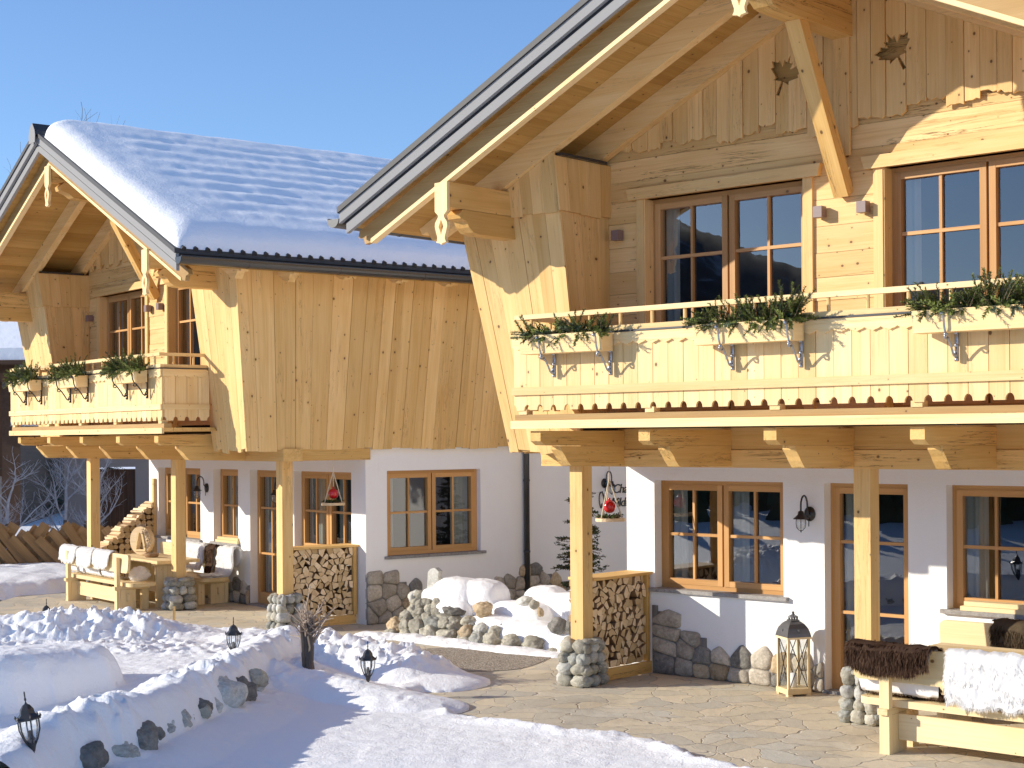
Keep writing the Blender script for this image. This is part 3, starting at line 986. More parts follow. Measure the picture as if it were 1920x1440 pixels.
    # ---------------- cheek walls (fins) either side of the loggia
    for s in (-1, 1):
        mb = MB(); nb = 7
        ws = [R.uniform(.8, 1.25) for _ in range(nb)]; tot = sum(ws); t0 = 0
        for i in range(nb):
            t1 = t0+ws[i]/tot
            zb = 2.52+R.uniform(-.03, .025); zt = 5.45
            def fx(t, z): return s*(2.777+(fin_xo(z)-2.777)*t)
            e = R.uniform(-.004, .004); g = .0015
            zt0, zt1 = min(zt, zr(fx(t0, 5.0))-.24), min(zt, zr(fx(t1, 5.0))-.24)
            p = []
            for (zz0, zz1) in ((zb, zb+R.uniform(-.02, .02)), (zt0, zt1)):
                for dy in (0, .03):
                    for (tt, zz) in ((t0+g, zz0), (t1-g, zz1)):
                        p.append((fx(tt, zz), fin_y(zz)+dy+e, zz))
            mb.hexa(p, 2)
            t0 = t1
        zt = 5.35
        mb.hexa([(s*xx(zz), fin_y(zz)+.032+d, zz) for zz in (2.53, 5.05) for d in (0, .02) for xx in (lambda q: 2.79, lambda q: fin_xo(q)-.02)], 2, .7)
        # inner return
        y = 0.0
        for i in range(5):
            def fy(t, z): return (fin_y(z)+.031)*(1-t)
            t0, t1 = i/5, (i+1)/5
            p = []
            for zz in (2.80, 5.50):
                for tt in (t0, t1):
                    for d in (0, .025):
                        p.append((s*(2.777+d), fy(tt, zz)-(0 if tt == t0 else .002), zz))
            mb.hexa(p, 2)
        mb.build('cheek_wall', W_CLAD, root)
        # upper cladding block over the fin
        mb = MB(); xx = 2.765
        e = [R.uniform(-.012, .012) for _ in range(12)]
        k = 0
        while xx < 3.44:
            x1 = min(xx+R.uniform(.12, .19), 3.44)
            p = []
            for q in (0, 1):
                for dy in (-.036, -.006):
                    for x_ in (xx, x1-.002):
                        z_ = (4.945+e[k]) if q == 0 else (zr(x_)-.48)
                        p.append((s*x_, fin_y(z_)+dy, z_))
            mb.hexa(p, 2); xx = x1; k += 1
        for i in range(5):
            t0, t1 = i/5, (i+1)/5
            p = []
            for q in (0, 1):
                for tt in (t0, t1):
                    for d in (-.02, .01):
                        z_ = 4.945+e[k % 12] if q == 0 else 5.49
                        p.append((s*(2.765+d), (fin_y(z_)-.036)*(1-tt)-(0.002 if tt == t1 else 0), z_))
            mb.hexa(p, 2); k += 1
        mb.build('cheek_cladding', W_CLAD, root)
        mb = MB(); mb.box(s*2.70, s*3.4, -.86, -.12, 5.492, 5.52, tint=1); mb.build('shade_strip', METAL_DARK, root)  # solid black bar painted in for the shade above the cladding
        # side cladding, leaning outwards
        mb = MB(); y = 0.0; L = 10.2; 
        ylist = [0.0]
        while ylist[-1] < L: ylist.append(ylist[-1]+R.uniform(.12, .22))
        for i in range(len(ylist)-1):
            y0, y1 = ylist[i], ylist[i+1]-.004
            zb = 2.53+R.uniform(-.022, .022); zt = 5.18
            p = []
            e = R.uniform(-.009, .009)
            for zz in (zb, zt):
                for yy in (y0, y1):
                    off = (fin_y(zz))*max(0, 1-yy/1.2) + (-.0)*(1 if yy < 1.2 else 0)
                    ya = yy+off if yy < 1.2 else yy
                    ya = fin_y(zz)+.002+(1.2-fin_y(zz))*yy/1.2 if yy < 1.2 else yy
                    for d in (-.028, 0):
                        p.append((s*(fin_xo(zz)+d+e), ya, zz))
            mb.hexa(p, 2)
        mb.hexa([(s*(fin_xo(zz)-.032+d), yy, zz) for zz in (2.56, 5.18) for yy in (-.42, 10.1) for d in (-.03, 0)], 2, .6)
        mb.build('side_cladding', W_CLAD, root)
    # ---------------- roof
    Y0, Y1 = -1.90, 10.6
    mb = MB()
    for s in (-1, 1):
        XE = 4.76
        mb.hexa([(s*x, y, zr(x)+dz) for dz in (-.185, -.02) for y in (Y0+.02, Y1) for x in (0, XE)], 1, 1)
    roof = mb.build('roof', ROOF_TILE, root)
    # dark sheet edge along the verge + tile nibs on the eaves
    mb = MB()
    for s in (-1, 1):
        mb.hexa([(s*x, y, zr(x)+dz) for dz in (-.049, .012) for y in (-1.965, Y1+.02) for x in (.0, 4.80)], 1, 1)
        y = Y0
        while y < Y1:
            mb.tube([(s*4.35, y+.06, zr(4.35)+.012), (s*4.81, y+.06, zr(4.81)+.012)], .035, 8, tint=1)
            y += .165
    mb.build('roof_covering', ROOF_TILE, roof)
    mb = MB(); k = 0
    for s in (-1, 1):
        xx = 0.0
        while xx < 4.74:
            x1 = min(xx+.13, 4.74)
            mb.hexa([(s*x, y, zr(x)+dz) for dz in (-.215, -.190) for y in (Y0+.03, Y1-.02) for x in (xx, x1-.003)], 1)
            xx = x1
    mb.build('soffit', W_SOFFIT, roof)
    for s in (-1, 1):
        mb = MB()
        mb.hexa([(s*x, y, zr(x)+dz) for dz in (-.158, -.052) for y in (-1.945, -1.90) for x in (0, 4.79)], 0, 1)
        mb.hexa([(s*x, y, zr(x)+dz) for dz in (-.296, -.195) for y in (-1.905, -1.86) for x in (0, 4.72)], 0, .98)
        mb.hexa([(s*x, y, zr(x)+dz) for dz in (-.1945, -.1585) for y in (-1.898, -1.88) for x in (0, 4.75)], 0, .9, 1)  # dark strip stands in for the shadow line under the upper fascia
        mb.build('verge_fascia', [METAL_GREY, METAL_DARK], roof)
        mb = MB()
        # barge board with shaped foot
        pl = [(s*0.0, zr(0)-.27), (s*4.70, zr(4.70)-.27), (s*4.72, zr(4.72)-.33), (s*4.64, zr(4.64)-.38), (s*4.62, zr(4.62)-.45), (s*4.55, zr(4.55)-.47), (s*4.50, zr(4.5)-.475), (s*0.0, zr(0)-.475)]
        mb.prism(pl, (0, -1.738, 0), (1, 0, 0), (0, 0, 1), (0, 1, 0), .06, 'u')
        mb.build('barge_board', W_BARGE, roof)
        mb = MB()
        mb.hexa([(s*x, y, zr(x)+dz) for dz in (-.492, -.448) for y in (-1.752, -1.665) for x in (0, 4.52)], 0, 1.1)
        mb.build('barge_strip', W_BALC, roof)
    # rafters
    ry = [-.94, -.16] + [.7+.85*i for i in range(11)]
    for i, y in enumerate(ry):
        for s in (-1, 1):
            mb = MB()
            dr = .475 if i < 2 else .40
            xa = 0.0 if i < 2 else 3.6
            pl = [(s*xa, zr(xa)-.216), (s*4.62, zr(4.62)-.216), (s*4.58, zr(4.58)-.30), (s*4.50, zr(4.5)-.31), (s*4.42, zr(4.42)-dr+.02), (s*4.34, zr(4.34)-dr), (s*xa, zr(xa)-dr)]
            mb.prism(pl, (0, y, 0), (1, 0, 0), (0, 0, 1), (0, 1, 0), .11, 'u')
            mb.build('rafter', W_PALE, roof)
    # purlins: eaves and ridge, upper and lower timber
    for s in (-1, 1):
        mb = MB(); mb.box(s*3.565, s*3.40, -1.735, -.70, 4.952, 5.20, ax=1); mb.build('eaves_purlin', W_BEAM, root)
        mb = MB()
        mb.prism([(-.60, 4.948), (-1.55, 4.948), (-1.60, 4.90), (-1.58, 4.86), (-1.50, 4.84), (-1.46, 4.78), (-1.40, 4.735), (-1.32, 4.722), (-.60, 4.722)], (s*3.48-.095, 0, 0), (0, 1, 0), (0, 0, 1), (1, 0, 0), .175, 'u')
        mb.build('eaves_purlin', W_BEAM, root)
    mb = MB(); mb.box(-.1, .09, -1.73, .02, 6.56, 6.84, ax=1); mb.build('ridge_purlin', W_BEAM, root)
    mb = MB()
    mb.prism([(0, 6.557), (-1.55, 6.557), (-1.62, 6.50), (-1.60, 6.44), (-1.48, 6.40), (-1.40, 6.345), (-1.30, 6.33), (0, 6.33)], (-.1, 0, 0), (0, 1, 0), (0, 0, 1), (1, 0, 0), .2, 'u')
    mb.build('ridge_purlin', W_BEAM, root)
    mb = MB(); mb.bar((-.015, -.86, 6.36), (-.015, -.03, 4.90), .15, .13, side=(1, 0, 0)); mb.build('diagonal_brace', W_BEAM, root)
    mb = MB(); mb.box(-.09, .07, -.075, -.045, 5.25, 6.33); mb.build('king_board', W_CLAD, root)
    # fretted pendants
    for (x, zt) in ((-3.482, 5.20), (0, 6.80), (3.482, 5.20)):
        mb = MB()
        for pl in pendant_halves(.168, .615):
            mb.prism(pl, (x, -1.782, zt), (1, 0, 0), (0, 0, 1), (0, 1, 0), .04, 'v', tint=1.1)
        mb.build('pendant', W_BALC, roof)
    # gutters
    for s in (-1, 1):
        mb = MB(); pts = []
        prof = [(.088*math.cos(a), .088*math.sin(a)) for a in [PI+PI*k/10 for k in range(11)]]
        prof = prof + [(.080*math.cos(a), .080*math.sin(a)) for a in [2*PI-PI*k/10 for k in range(11)]]
        mb.prism(prof, (s*4.875, -1.95, 4.955), (1, 0, 0), (0, 0, 1), (0, 1, 0), 12.5, tint=1)
        mb.prism([(.088*math.cos(a), .088*math.sin(a)) for a in [PI+PI*k/10 for k in range(11)]], (s*4.875, -1.953, 4.955), (1, 0, 0), (0, 0, 1), (0, 1, 0), .012, tint=1)
        mb.tube([(s*(4.875+.086*s*s*1.0), -1.95, 4.96), (s*4.961, 10.5, 4.96)], .011, 6, tint=1)
        y = -1.0
        while y < 10:
            mb.prism([(.093*math.cos(a), .093*math.sin(a)) for a in [PI+PI*k/10 for k in range(11)]], (s*4.875, y, 4.955), (1, 0, 0), (0, 0, 1), (0, 1, 0), .018, tint=1)
            y += 1.35
        mb.build('gutter', [GUTTER], roof)
    # ridge cap
    mb = MB()
    mb.prism([(-.13, 7.235), (-.11, 7.30), (0, 7.42), (.11, 7.30), (.13, 7.235), (0, 7.29)], (0, -1.99, 0), (1, 0, 0), (0, 0, 1), (0, 1, 0), 1.1, tint=1)
    mb.build('ridge_cap', METAL_DARK, roof)
    mb = MB()
    mb.prism([(-.13, 7.225), (-.11, 7.30), (-.03, 7.40), (0, 7.415), (.03, 7.40), (.11, 7.30), (.13, 7.225), (.12, 7.12), (-.12, 7.12)], (0, -1.999, 0), (1, 0, 0), (0, 0, 1), (0, -1, 0), .006, tint=1)
    mb.build('ridge_end_plate', METAL_GREY, roof)
    # downpipe at the side wall
    if mir < 0:
        mb = MB(); mb.tube([(XW+.06, 4.37, 0.2), (XW+.06, 4.37, 2.48), (fin_xo(2.7)+.07, 4.37, 2.75), (fin_xo(5.0)+.06, 4.37, 4.75), (4.86, 4.37, 4.90)], .048, 10)
        for zz in (.9, 2.0): mb.tube([(XW+.06, 4.37, zz), (XW+.06, 4.37, zz+.03)], .055, 10)
        mb.build('downpipe', GUTTER, root, smooth=True)
    # snow on the roof
    yy = np.linspace(-1.93, Y1-.1, 330); xs = np.linspace(-4.80, 4.80, 221)
    X, Y = np.meshgrid(xs, yy)
    ax = np.abs(X)
    de = 4.80-ax; df = (Y-yy[0]); db = (yy[-1]-Y)
    def soft(d, w): return np.sqrt(np.clip(1-(1-np.clip(d/w, 0, 1))**2, 0, 1))
    thick = .27 if mir < 0 else .23
    front_w = .36 if mir < 0 else 2.2
    wob = fbm(X*1.2, Y*1.2, 3, 5 if mir > 0 else 9)
    cap_ = .55*np.exp(-(ax/.16)**2)*(mir < 0)
    prof = np.maximum(soft(de, .34+.05*wob), .30*(de > .005))*np.maximum(soft(df-cap_, front_w), .16*(df > cap_))*soft(db, .4)
    rip = np.sin(ax*2*PI/.445+.7*(fbm(X*.6, Y*.55, 2, 3)-.5)*3)*(.35+1.0*fbm(X*1.6+3, Y*1.25, 2, 77))
    fade = np.clip((de-.45)/.3, 0, 1)*np.clip((df-.7)/.7, 0, 1)*np.clip((ax-.45)/.3, 0, 1)
    base = 7.30-.467*ax
    Z = base + .016 + prof*(thick + .015*rip*fade + .03*(fbm(X*2.5, Y*2.5, 3, 12)-.5) + .03*np.exp(-(ax/.3)**2)) - .07*np.exp(-(ax/.16)**2)*prof
    Z = np.where(prof < .02, base-.01, Z)
    grid_mesh('snow_cover', X, Y, Z, SNOW_ROOF, parent=roof)
    # wall lamps on the porch wall
    for x in (-1.29, 1.34) if mir > 0 else (-1.36, 1.36):
        barn_lamp(root, (x, YG-.001, 1.86), (0, -1, 0))
    return root

def zr_np(x): return 7.30-.467*np.abs(x)
chA = make_chalet(MA, 'pale timber chalet with leaf cut-outs in its gable and a lantern beside its door', 1, False)
chB = make_chalet(MBm, 'timber chalet with thick snow on its roof and a white side wall with downpipe', -1, True)

# entrance lettering and lamp on the side wall of the snowy chalet
barn_lamp(chB, (XW+.001, 6.0, 1.93), (1, 0, 0))
for txt, y, z in (('Chalet', 6.17, 1.765), ('Wildr', 6.05, 1.545)):
    cu = bpy.data.curves.new('sign_lettering', 'FONT'); cu.body = txt; cu.size = .21; cu.extrude = .006; cu.shear = .25; cu.space_character = .92
    o = bpy.data.objects.new('sign_lettering', cu); COL.objects.link(o); o.parent = chB
    o.location = (XW+.012, y, z); o.rotation_euler = (PI/2, 0, PI/2)
    cu.materials.append(IRON)
    bpy.context.view_layer.update()
    me_ = bpy.data.meshes.new_from_object(o.evaluated_get(bpy.context.evaluated_depsgraph_get()))
    o2 = bpy.data.objects.new('sign_lettering', me_); COL.objects.link(o2); o2.parent = chB; o2.location = o.location; o2.rotation_euler = o.rotation_euler
    bpy.data.objects.remove(o); o2.name = 'sign_lettering'
mb = MB()
pts = [(XW+.012, 5.93+.07*math.cos(a)*(1-.06*i), 1.66+.13*math.sin(a)) for i, a in enumerate([k*.45 for k in range(14)])]
mb.tube(pts, .010, 6); mb.tube([(XW+.012, 5.95, 1.80), (XW+.012, 6.02, 1.62), (XW+.012, 6.02, 1.46)], .011, 6)
mb.build('sign_scroll', IRON, chB)

# ------------------------------------------------------------------ firewood
def log_points(w, h, cell, rng):
    pts = []; ny = int(h/cell); 
    for j in range(ny):
        nx = int(w/cell)
        for i in range(nx):
            pts.append(((i+.5+(.5 if j % 2 else 0)*.8-.2)*w/nx + rng.uniform(-.036, .036), (j+.5)*h/ny + rng.uniform(-.036, .036)))
    return pts
def firewood(M, y0, z0, w, h, xface, length, cell, label, group, rng):
    """cells in (y,z); logs run along local x, ends at xface"""
    pts = log_points(w, h, cell, rng)
    cells = voronoi_cells(pts, (0, 0, w, h))
    cnt = 0
    for poly in cells:
        if len(poly) < 3: continue
        cx = sum(p[0] for p in poly)/len(poly); cy = sum(p[1] for p in poly)/len(poly)
        ar = abs(sum(poly[k][0]*poly[(k+1) % len(poly)][1]-poly[(k+1) % len(poly)][0]*poly[k][1] for k in range(len(poly))))/2
        if ar < .0012: continue
        sh = rng.uniform(.90, 1.0)
        # split logs: knock some corners off into wedges, round others
        pl = [((p[0]-cx)*sh, (p[1]-cy)*sh) for p in poly]
        for _q in range(2):
            if rng.random() < .7 and len(pl) > 4:
                k = rng.randrange(len(pl)); pl.pop(k)
        rp = []
        for k in range(len(pl)):
            a, b = pl[k], pl[(k+1) % len(pl)]
            rp += [(a[0]*.89+b[0]*.11, a[1]*.89+b[1]*.11), (a[0]*.11+b[0]*.89, a[1]*.11+b[1]*.89)]
        mb = MB()
        x = xface+rng.uniform(-.045, .010)
        n = len(rp); g = rand_grain(); tn = rng.uniform(.66, 1.2)
        vs = [(0, a, b) for a, b in rp]+[(-length, a*1.0, b*1.0) for a, b in rp]
        vs = vs + [(0, a, b) for a, b in rp]
        fs = [tuple(range(n))]
        gr = [(b*.2+g[0], a+g[1], b+g[2]) for a, b in rp]+[(length+g[0], a+g[1], b+g[2]) for a, b in rp] + [(g[0], a+g[1], b+g[2]) for a, b in rp]
        mb.add(vs, fs, gr, tn, 0)
        b0 = 0
        fs2 = [(2*n+k, n+k, n+(k+1) % n, 2*n+(k+1) % n) for k in range(n)]
        mb.f += fs2 + [tuple(range(2*n-1, n-1, -1))]; mb.mi += [1]*(n+1)
        o = mb.build('firewood_log', [W_LOGEND, W_BARK], None, M @ T(x, y0+cx, z0+cy))
        tag(o, label, 'firewood log', group)
        cnt += 1
    return cnt
rg = random.Random(5)
nA = firewood(MA, .415, .142, .975, .970, -3.365, .30, .079, 'split firewood log in the rack beside the stone pier nearest the gravel', 'split logs stacked in the nearer porch rack', rg)
nB = firewood(MBm, .415, .142, .975, .970, 3.495, .30, .077, 'split firewood log in the rack under the hanging ornament by the far window', 'split logs stacked in the farther porch rack', rg)
print('logs', nA, nB)
# the pile at the far end of the snowy chalet's porch: one mass
mb = MB()
rng = random.Random(9)
hp = lambda y: .50 + (y-.2)*.86
yq = .30; 
while yq < 1.46:
    zq = .07
    while zq < hp(yq):
        r = rng.uniform(.045, .062)
        n = 8; sx = -3.40+rng.uniform(-.02, .02); g = rand_grain()
        ring = [(r*(1+rng.uniform(-.15, .12))*math.cos(2*PI*k/n), r*(1+rng.uniform(-.15, .12))*math.sin(2*PI*k/n)) for k in range(n)]
        vs = [(sx, yq+a, zq+b) for a, b in ring]+[(sx-.34, yq+a, zq+b) for a, b in ring]
        tn = rng.uniform(.55, 1.0)
        mb.add(vs, [tuple(range(n))], [(v[2]*.2+g[0], v[1], v[2]) for v in vs], tn, 0)
        b0 = len(mb.v)-2*n
        mb.f += [(b0+k, b0+n+k, b0+n+(k+1) % n, b0+(k+1) % n) for k in range(n)]; mb.mi += [1]*n
        zq += .102
    yq += .104
for k in range(26):   # split pieces lying on the slope, sunlit
    y = .28+1.18*k/26; z = hp(y)+rng.uniform(-.02, .035); r = rng.uniform(.03, .055); a0 = rng.uniform(0, 6)
    mb.prism([(r*math.cos(a0+q), r*math.sin(a0+q)*.8) for q in (0, 1.7, 2.9, 4.4)], (-3.76+rng.uniform(-.04, .04), y, z), (0, 1, rng.uniform(-.2, .2)), (0, 0, 1), (1, rng.uniform(-.15, .15), 0), rng.uniform(.32, .42), 'u')
fp = mb.build('firewood_pile', [W_LOGEND, W_BARK], None, MBm)
tag(fp, 'sloping pile of round firewood against the far end of the porch', 'firewood', kind='stuff')
mb = MB(); mb.box(-3.46, -3.39, 1.43, 1.484, 0, 1.985); mb.build('rack_post', W_PALE, chB)

# ------------------------------------------------------------------ flower boxes
def sprig(mb, p, d, L, rng, mi=0, nl=.045, nw=.010, stem=2, dens=1.0):
    p = Vector(p); d = Vector(d).normalized()
    sag = Vector((0, 0, -1))
    a = Vector((rng.uniform(-1, 1), rng.uniform(-1, 1), rng.uniform(-1, 1)))
    s1 = d.cross(a).normalized(); s2 = d.cross(s1)
    k = int(L/.0075*dens)
    tb = rng.uniform(.05, .95)
    mb.tube([p, p+d*L*.5+sag*L*.03, p+d*L+sag*L*.12], [.005, .004, .002], 4, mi=stem, tint=1)
    for i in range(k):
        t = (i+rng.random())/k
        q = p+d*(L*t)+sag*(L*.12*t*t)
        an = rng.uniform(0, 2*PI)
        r = (s1*math.cos(an)+s2*math.sin(an))
        e = (r*.85+d*.6).normalized()
        l = nl*rng.uniform(.7, 1.15)*(1-.45*t)
        w = d.cross(r).normalized()*(nw/2)
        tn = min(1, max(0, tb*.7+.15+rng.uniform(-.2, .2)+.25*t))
        mb.add([q-w, q+w, q+e*l*.6+w*.8, q+e*l, q+e*l*.6-w*.8], [(0, 1, 2, 3, 4)], None, tn, mi)
def flower_box(M, x0, w, label, big, seed):
    rng = random.Random(seed)
    root = empty('flower_box', M @ T(x0, -1.33, 3.48), label, 'flower box', 'flower boxes on the balcony rails')
    mb = MB()
    mb.hexa([(x, y, z) for z, yf in ((0, -.19), (.175, -.215)) for y in (yf, yf+.02) for x in (0, w)], 0, 1.1)
    mb.box(0, w, -.045, -.025, 0, .17, ax=0); 
    for x in (0.0, w-.02): mb.hexa([(a, y, z) for z, yf in ((0.0, -.169), (.165, -.194)) for y in (yf, -.0455) for a in (x, x+.02)], 1)
    mb.box(.021, w-.021, -.168, -.046, .0, .02, ax=0); mb.box(.021, w-.021, -.166, -.047, .02, .13, tint=.15)
    mb.build('planter', W_BALC, root)
    fb = MB()
    nsp = 170 if big else 130
    for i in range(nsp):
        x = rng.uniform(.02, w-.0)
        y = rng.uniform(-.19, -.05)
        side = (x/w-.5)*2
        rr = rng.random(); env = .55+.75*(.5+.5*math.sin(x*7.3+seed*1.7)*math.cos(x*3.1+seed))
        if rr < .5: d = (rng.uniform(-.5, .5)+side*.5, rng.uniform(-.6, .2), rng.uniform(.35, 1)); L = rng.uniform(.13, .27)*(1.2 if big else .95)*env
        elif rr < .85: d = (rng.uniform(-.8, .8)+side*.8, rng.uniform(-.9, .1), rng.uniform(-.05, .45)); L = rng.uniform(.11, .24)
        else: d = (rng.uniform(-.7, .7)+side*.9, -1, rng.uniform(-.9, -.2)); L = rng.uniform(.09, .17); y = -.19
        sprig(fb, (x, y, rng.uniform(.15, .20)), d, L, rng, 1 if rng.random() < .12 else 0, .044, .0095, 2, 2.1)
    if big:
        for x in (w*.18, w*.55): sprig(fb, (x, -.1, .16), (rng.uniform(-.1, .1), 0, 1), .27, rng)
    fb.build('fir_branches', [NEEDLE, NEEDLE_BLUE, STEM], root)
    for x in (w*.30, w*.985 if not big else w*.985):
        br = MB()
        x = x-.02
        br.box(x-.014, x+.014, -.016, .002, -.225, .12, tint=1)
        for z in (-.21, -.10, .0): br.lathe([(.004, -.015), (.016, -.009), (.016, .009), (.004, .015)], (x, -.018, z), 8)
        pts = [(-.02, -.16), (-.045, -.185), (-.07, -.17), (-.10, -.12), (-.14, -.065), (-.17, -.03), (-.205, -.005), (-.225, .04), (-.235, .11), (-.245, .15), (-.265, .16), (-.272, .14), (-.262, .128)]
        br.tube([(x, a, b) for a, b in pts], .0095, 6)
        sc2 = [(-.16, -.04), (-.185, -.058), (-.212, -.05), (-.217, -.028), (-.20, -.022)]
        br.tube([(x, a, b) for a, b in sc2], .0085, 6)
        br.tube([(x, -.05, -.18), (x, -.03, -.135), (x, -.018, -.12)], .009, 6)
        for a, b in ((-.20, -.02), (-.262, .14), (-.045, -.178)): br.lathe([(.003, -.013), (.017, -.006), (.017, .008), (.003, .014)], (x, a, b), 8)
        br.build('bracket', IRON_GREY if M is MA else IRON, root, smooth=True)
A_LAB = ['flower box with fir sprigs at the corner of the nearer balcony', 'flower box with tall fir sprigs in the middle of the nearer balcony', 'flower box with fir branches below the second balcony door, cut by the photo edge']
B_LAB = ['flower box of fir sprigs at the outer end of the far balcony', 'middle flower box of fir sprigs on the far balcony', 'flower box with one tall fir tip at the near corner of the far balcony']
for i, x in enumerate((-2.69, -.66, 1.42)):
    flower_box(MA, x, 1.0, A_LAB[i], i > 0, 40+i)
for i, x in enumerate((-2.42, -.52, 1.60)):
    flower_box(MBm, x, 1.0, B_LAB[i], True, 60+i)

# ------------------------------------------------------------------ hanging ornaments
def hanging(M, label, seed):
    rng = random.Random(seed)
    root = empty('hanging_ornament', M, label, 'ornament', 'hanging tray ornaments')
    mb = MB()
    n = 22; top = []; 
    ring = [(.165*(1+.06*math.sin(3*a)+rng.uniform(-.02, .02)), a) for a in [2*PI*k/n for k in range(n)]]
    mb.prism([(r*math.cos(a), r*math.sin(a)) for r, a in ring], (0, 0, 1.735), (1, 0, 0), (0, 1, 0), (0, 0, 1), .035)
    mb.build('wooden_tray', W_LOGEND, root)
    mb = MB()
    mb.tube([(0, 0, 2.37), (0, 0, 2.20)], .006, 5)
    for k in range(3):
        a = 2*PI*k/3+.5
        mb.tube([(0, 0, 2.21), (.07*math.cos(a), .07*math.sin(a), 2.0), (.145*math.cos(a), .145*math.sin(a), 1.765)], .0075, 5)
    mb.build('rope', ROPE, root)
    mb = MB()
    for k in range(70):
        a = rng.uniform(0, 6.28); q = .10*math.sqrt(rng.random())
        sprig(mb, (q*math.cos(a), q*math.sin(a), 1.775), (math.cos(a)+rng.uniform(-.4, .4), math.sin(a)+rng.uniform(-.4, .4), rng.uniform(.2, .9)), rng.uniform(.05, .085), rng, 0, .028, .011, 1)
    mb.build('moss_bed', [MOSS, STEM], root)
    mb = MB(); mb.lathe([(.074*math.sin(PI*k/14)+.0005, 1.90-.074*math.cos(PI*k/14)) for k in range(15)], (0, 0, 0), 22)
    mb.lathe([(.014, 1.97), (.014, 1.992), (.006, 2.0)], (0, 0, 0), 10)
    mb.build('bauble', RED, root, smooth=True)
hanging(MA @ T(-3.56, .98), 'red bauble tray hanging on ropes beside the wall lettering', 3)
hanging(MBm @ T(3.62, 1.0), 'red bauble tray hanging above the far firewood rack', 4)

# ------------------------------------------------------------------ furniture
def rounded(w, h, r, n=5):
    p = []
    for (cx, cy, a0) in ((w-r, h-r, 0), (r, h-r, 90), (r, r, 180), (w-r, r, 270)):
        for k in range(n+1):
            a = rad(a0+90*k/n); p.append((cx+r*math.cos(a), cy+r*math.sin(a)))
    return p
def bench(M, L, label, group):
    """back at y=0 facing +y; legs at x=0 and L; the boards overhang by .32"""
    root = empty('bench', M, label, 'bench', group)
    ov = .32
    mb = MB(); mb.prism(rounded(L+2*ov, .285, .06), (-ov, -.01, .605), (1, 0, 0), (0, .08, 1), (0, 1, 0), .045, 'u'); mb.build('backrest', W_BENCH, root)
    mb = MB(); mb.prism(rounded(L+2*ov, .46, .10), (-ov, .05, .385), (1, 0, 0), (0, 1, 0), (0, 0, 1), .058, 'u'); mb.build('seat', W_BENCH, root)
    for x in (0, L):
        mb = MB()
        mb.hexa([(x+a, y, z) for z, ys in ((0, (-.065, .0)), (.84, (-.07, -.012))) for y in ys for a in (-.045, .045)], 2)
        mb.hexa([(x+a, y, z) for z in (0, .328) for y in (.002, .25) for a in (-.043, .043)], 2)
        mb.box(x-.042, x+.042, .36, .47, 0, .33, ax=2)
        mb.box(x-.046, x+.046, -.10, .49, .332, .383, ax=1)
        mb.build('leg', W_BENCH, root)
    mb = MB(); mb.box(.045, L-.045, .10, .135, .105, .325, ax=0); mb.box(-.10, -.046, .10, .134, .15, .26, ax=0); mb.box(L+.046, L+.1, .10, .134, .15, .26, ax=0)
    mb.build('stretcher', W_BENCH, root)
    return root
def table(M, L, D, label):
    root = empty('table', M, label, 'table', 'plank tables on the porches')
    mb = MB(); n = 5
    for i in range(n):
        mb.box(0, L, i*D/n+.001, (i+1)*D/n-.001, .715, .765, ax=0)
    mb.build('tabletop', W_BENCH, root)
    for x in (.28, L-.34):
        mb = MB(); mb.box(x, x+.06, .12, D-.12, 0, .66, ax=2); mb.box(x-.01, x+.07, .06, D-.06, .662, .713, ax=1); mb.build('leg', W_BENCH, root)
    mb = MB(); mb.box(.342, L-.342, D/2-.03, D/2+.03, .2, .30, ax=0); mb.build('stretcher', W_BENCH, root)
    return root
bench(MA @ T(.83, -.86), 2.1, 'pale plank bench seen from behind, draped with brown and white hides', 'plank benches')
bench(MA @ T(.35+2.35, 1.28) @ RZ(PI), 2.1, 'plank bench against the wall under the window at the photo edge', 'plank benches')
table(MA @ T(.62, -.22), 2.5, .8, 'pale plank table between the nearer chalet\'s two benches')
bench(MBm @ T(-2.42, -.50), 2.02, 'plank bench in the sun with three white sheepskins over its back', 'plank benches')
bench(MBm @ T(-.45, 1.32) @ RZ(PI), 2.02, 'plank bench against the far porch wall, white fleece on its end', 'plank benches')
table(MBm @ T(-1.95, .02), 1.80, .74, 'plank table carrying a round wooden ornament')

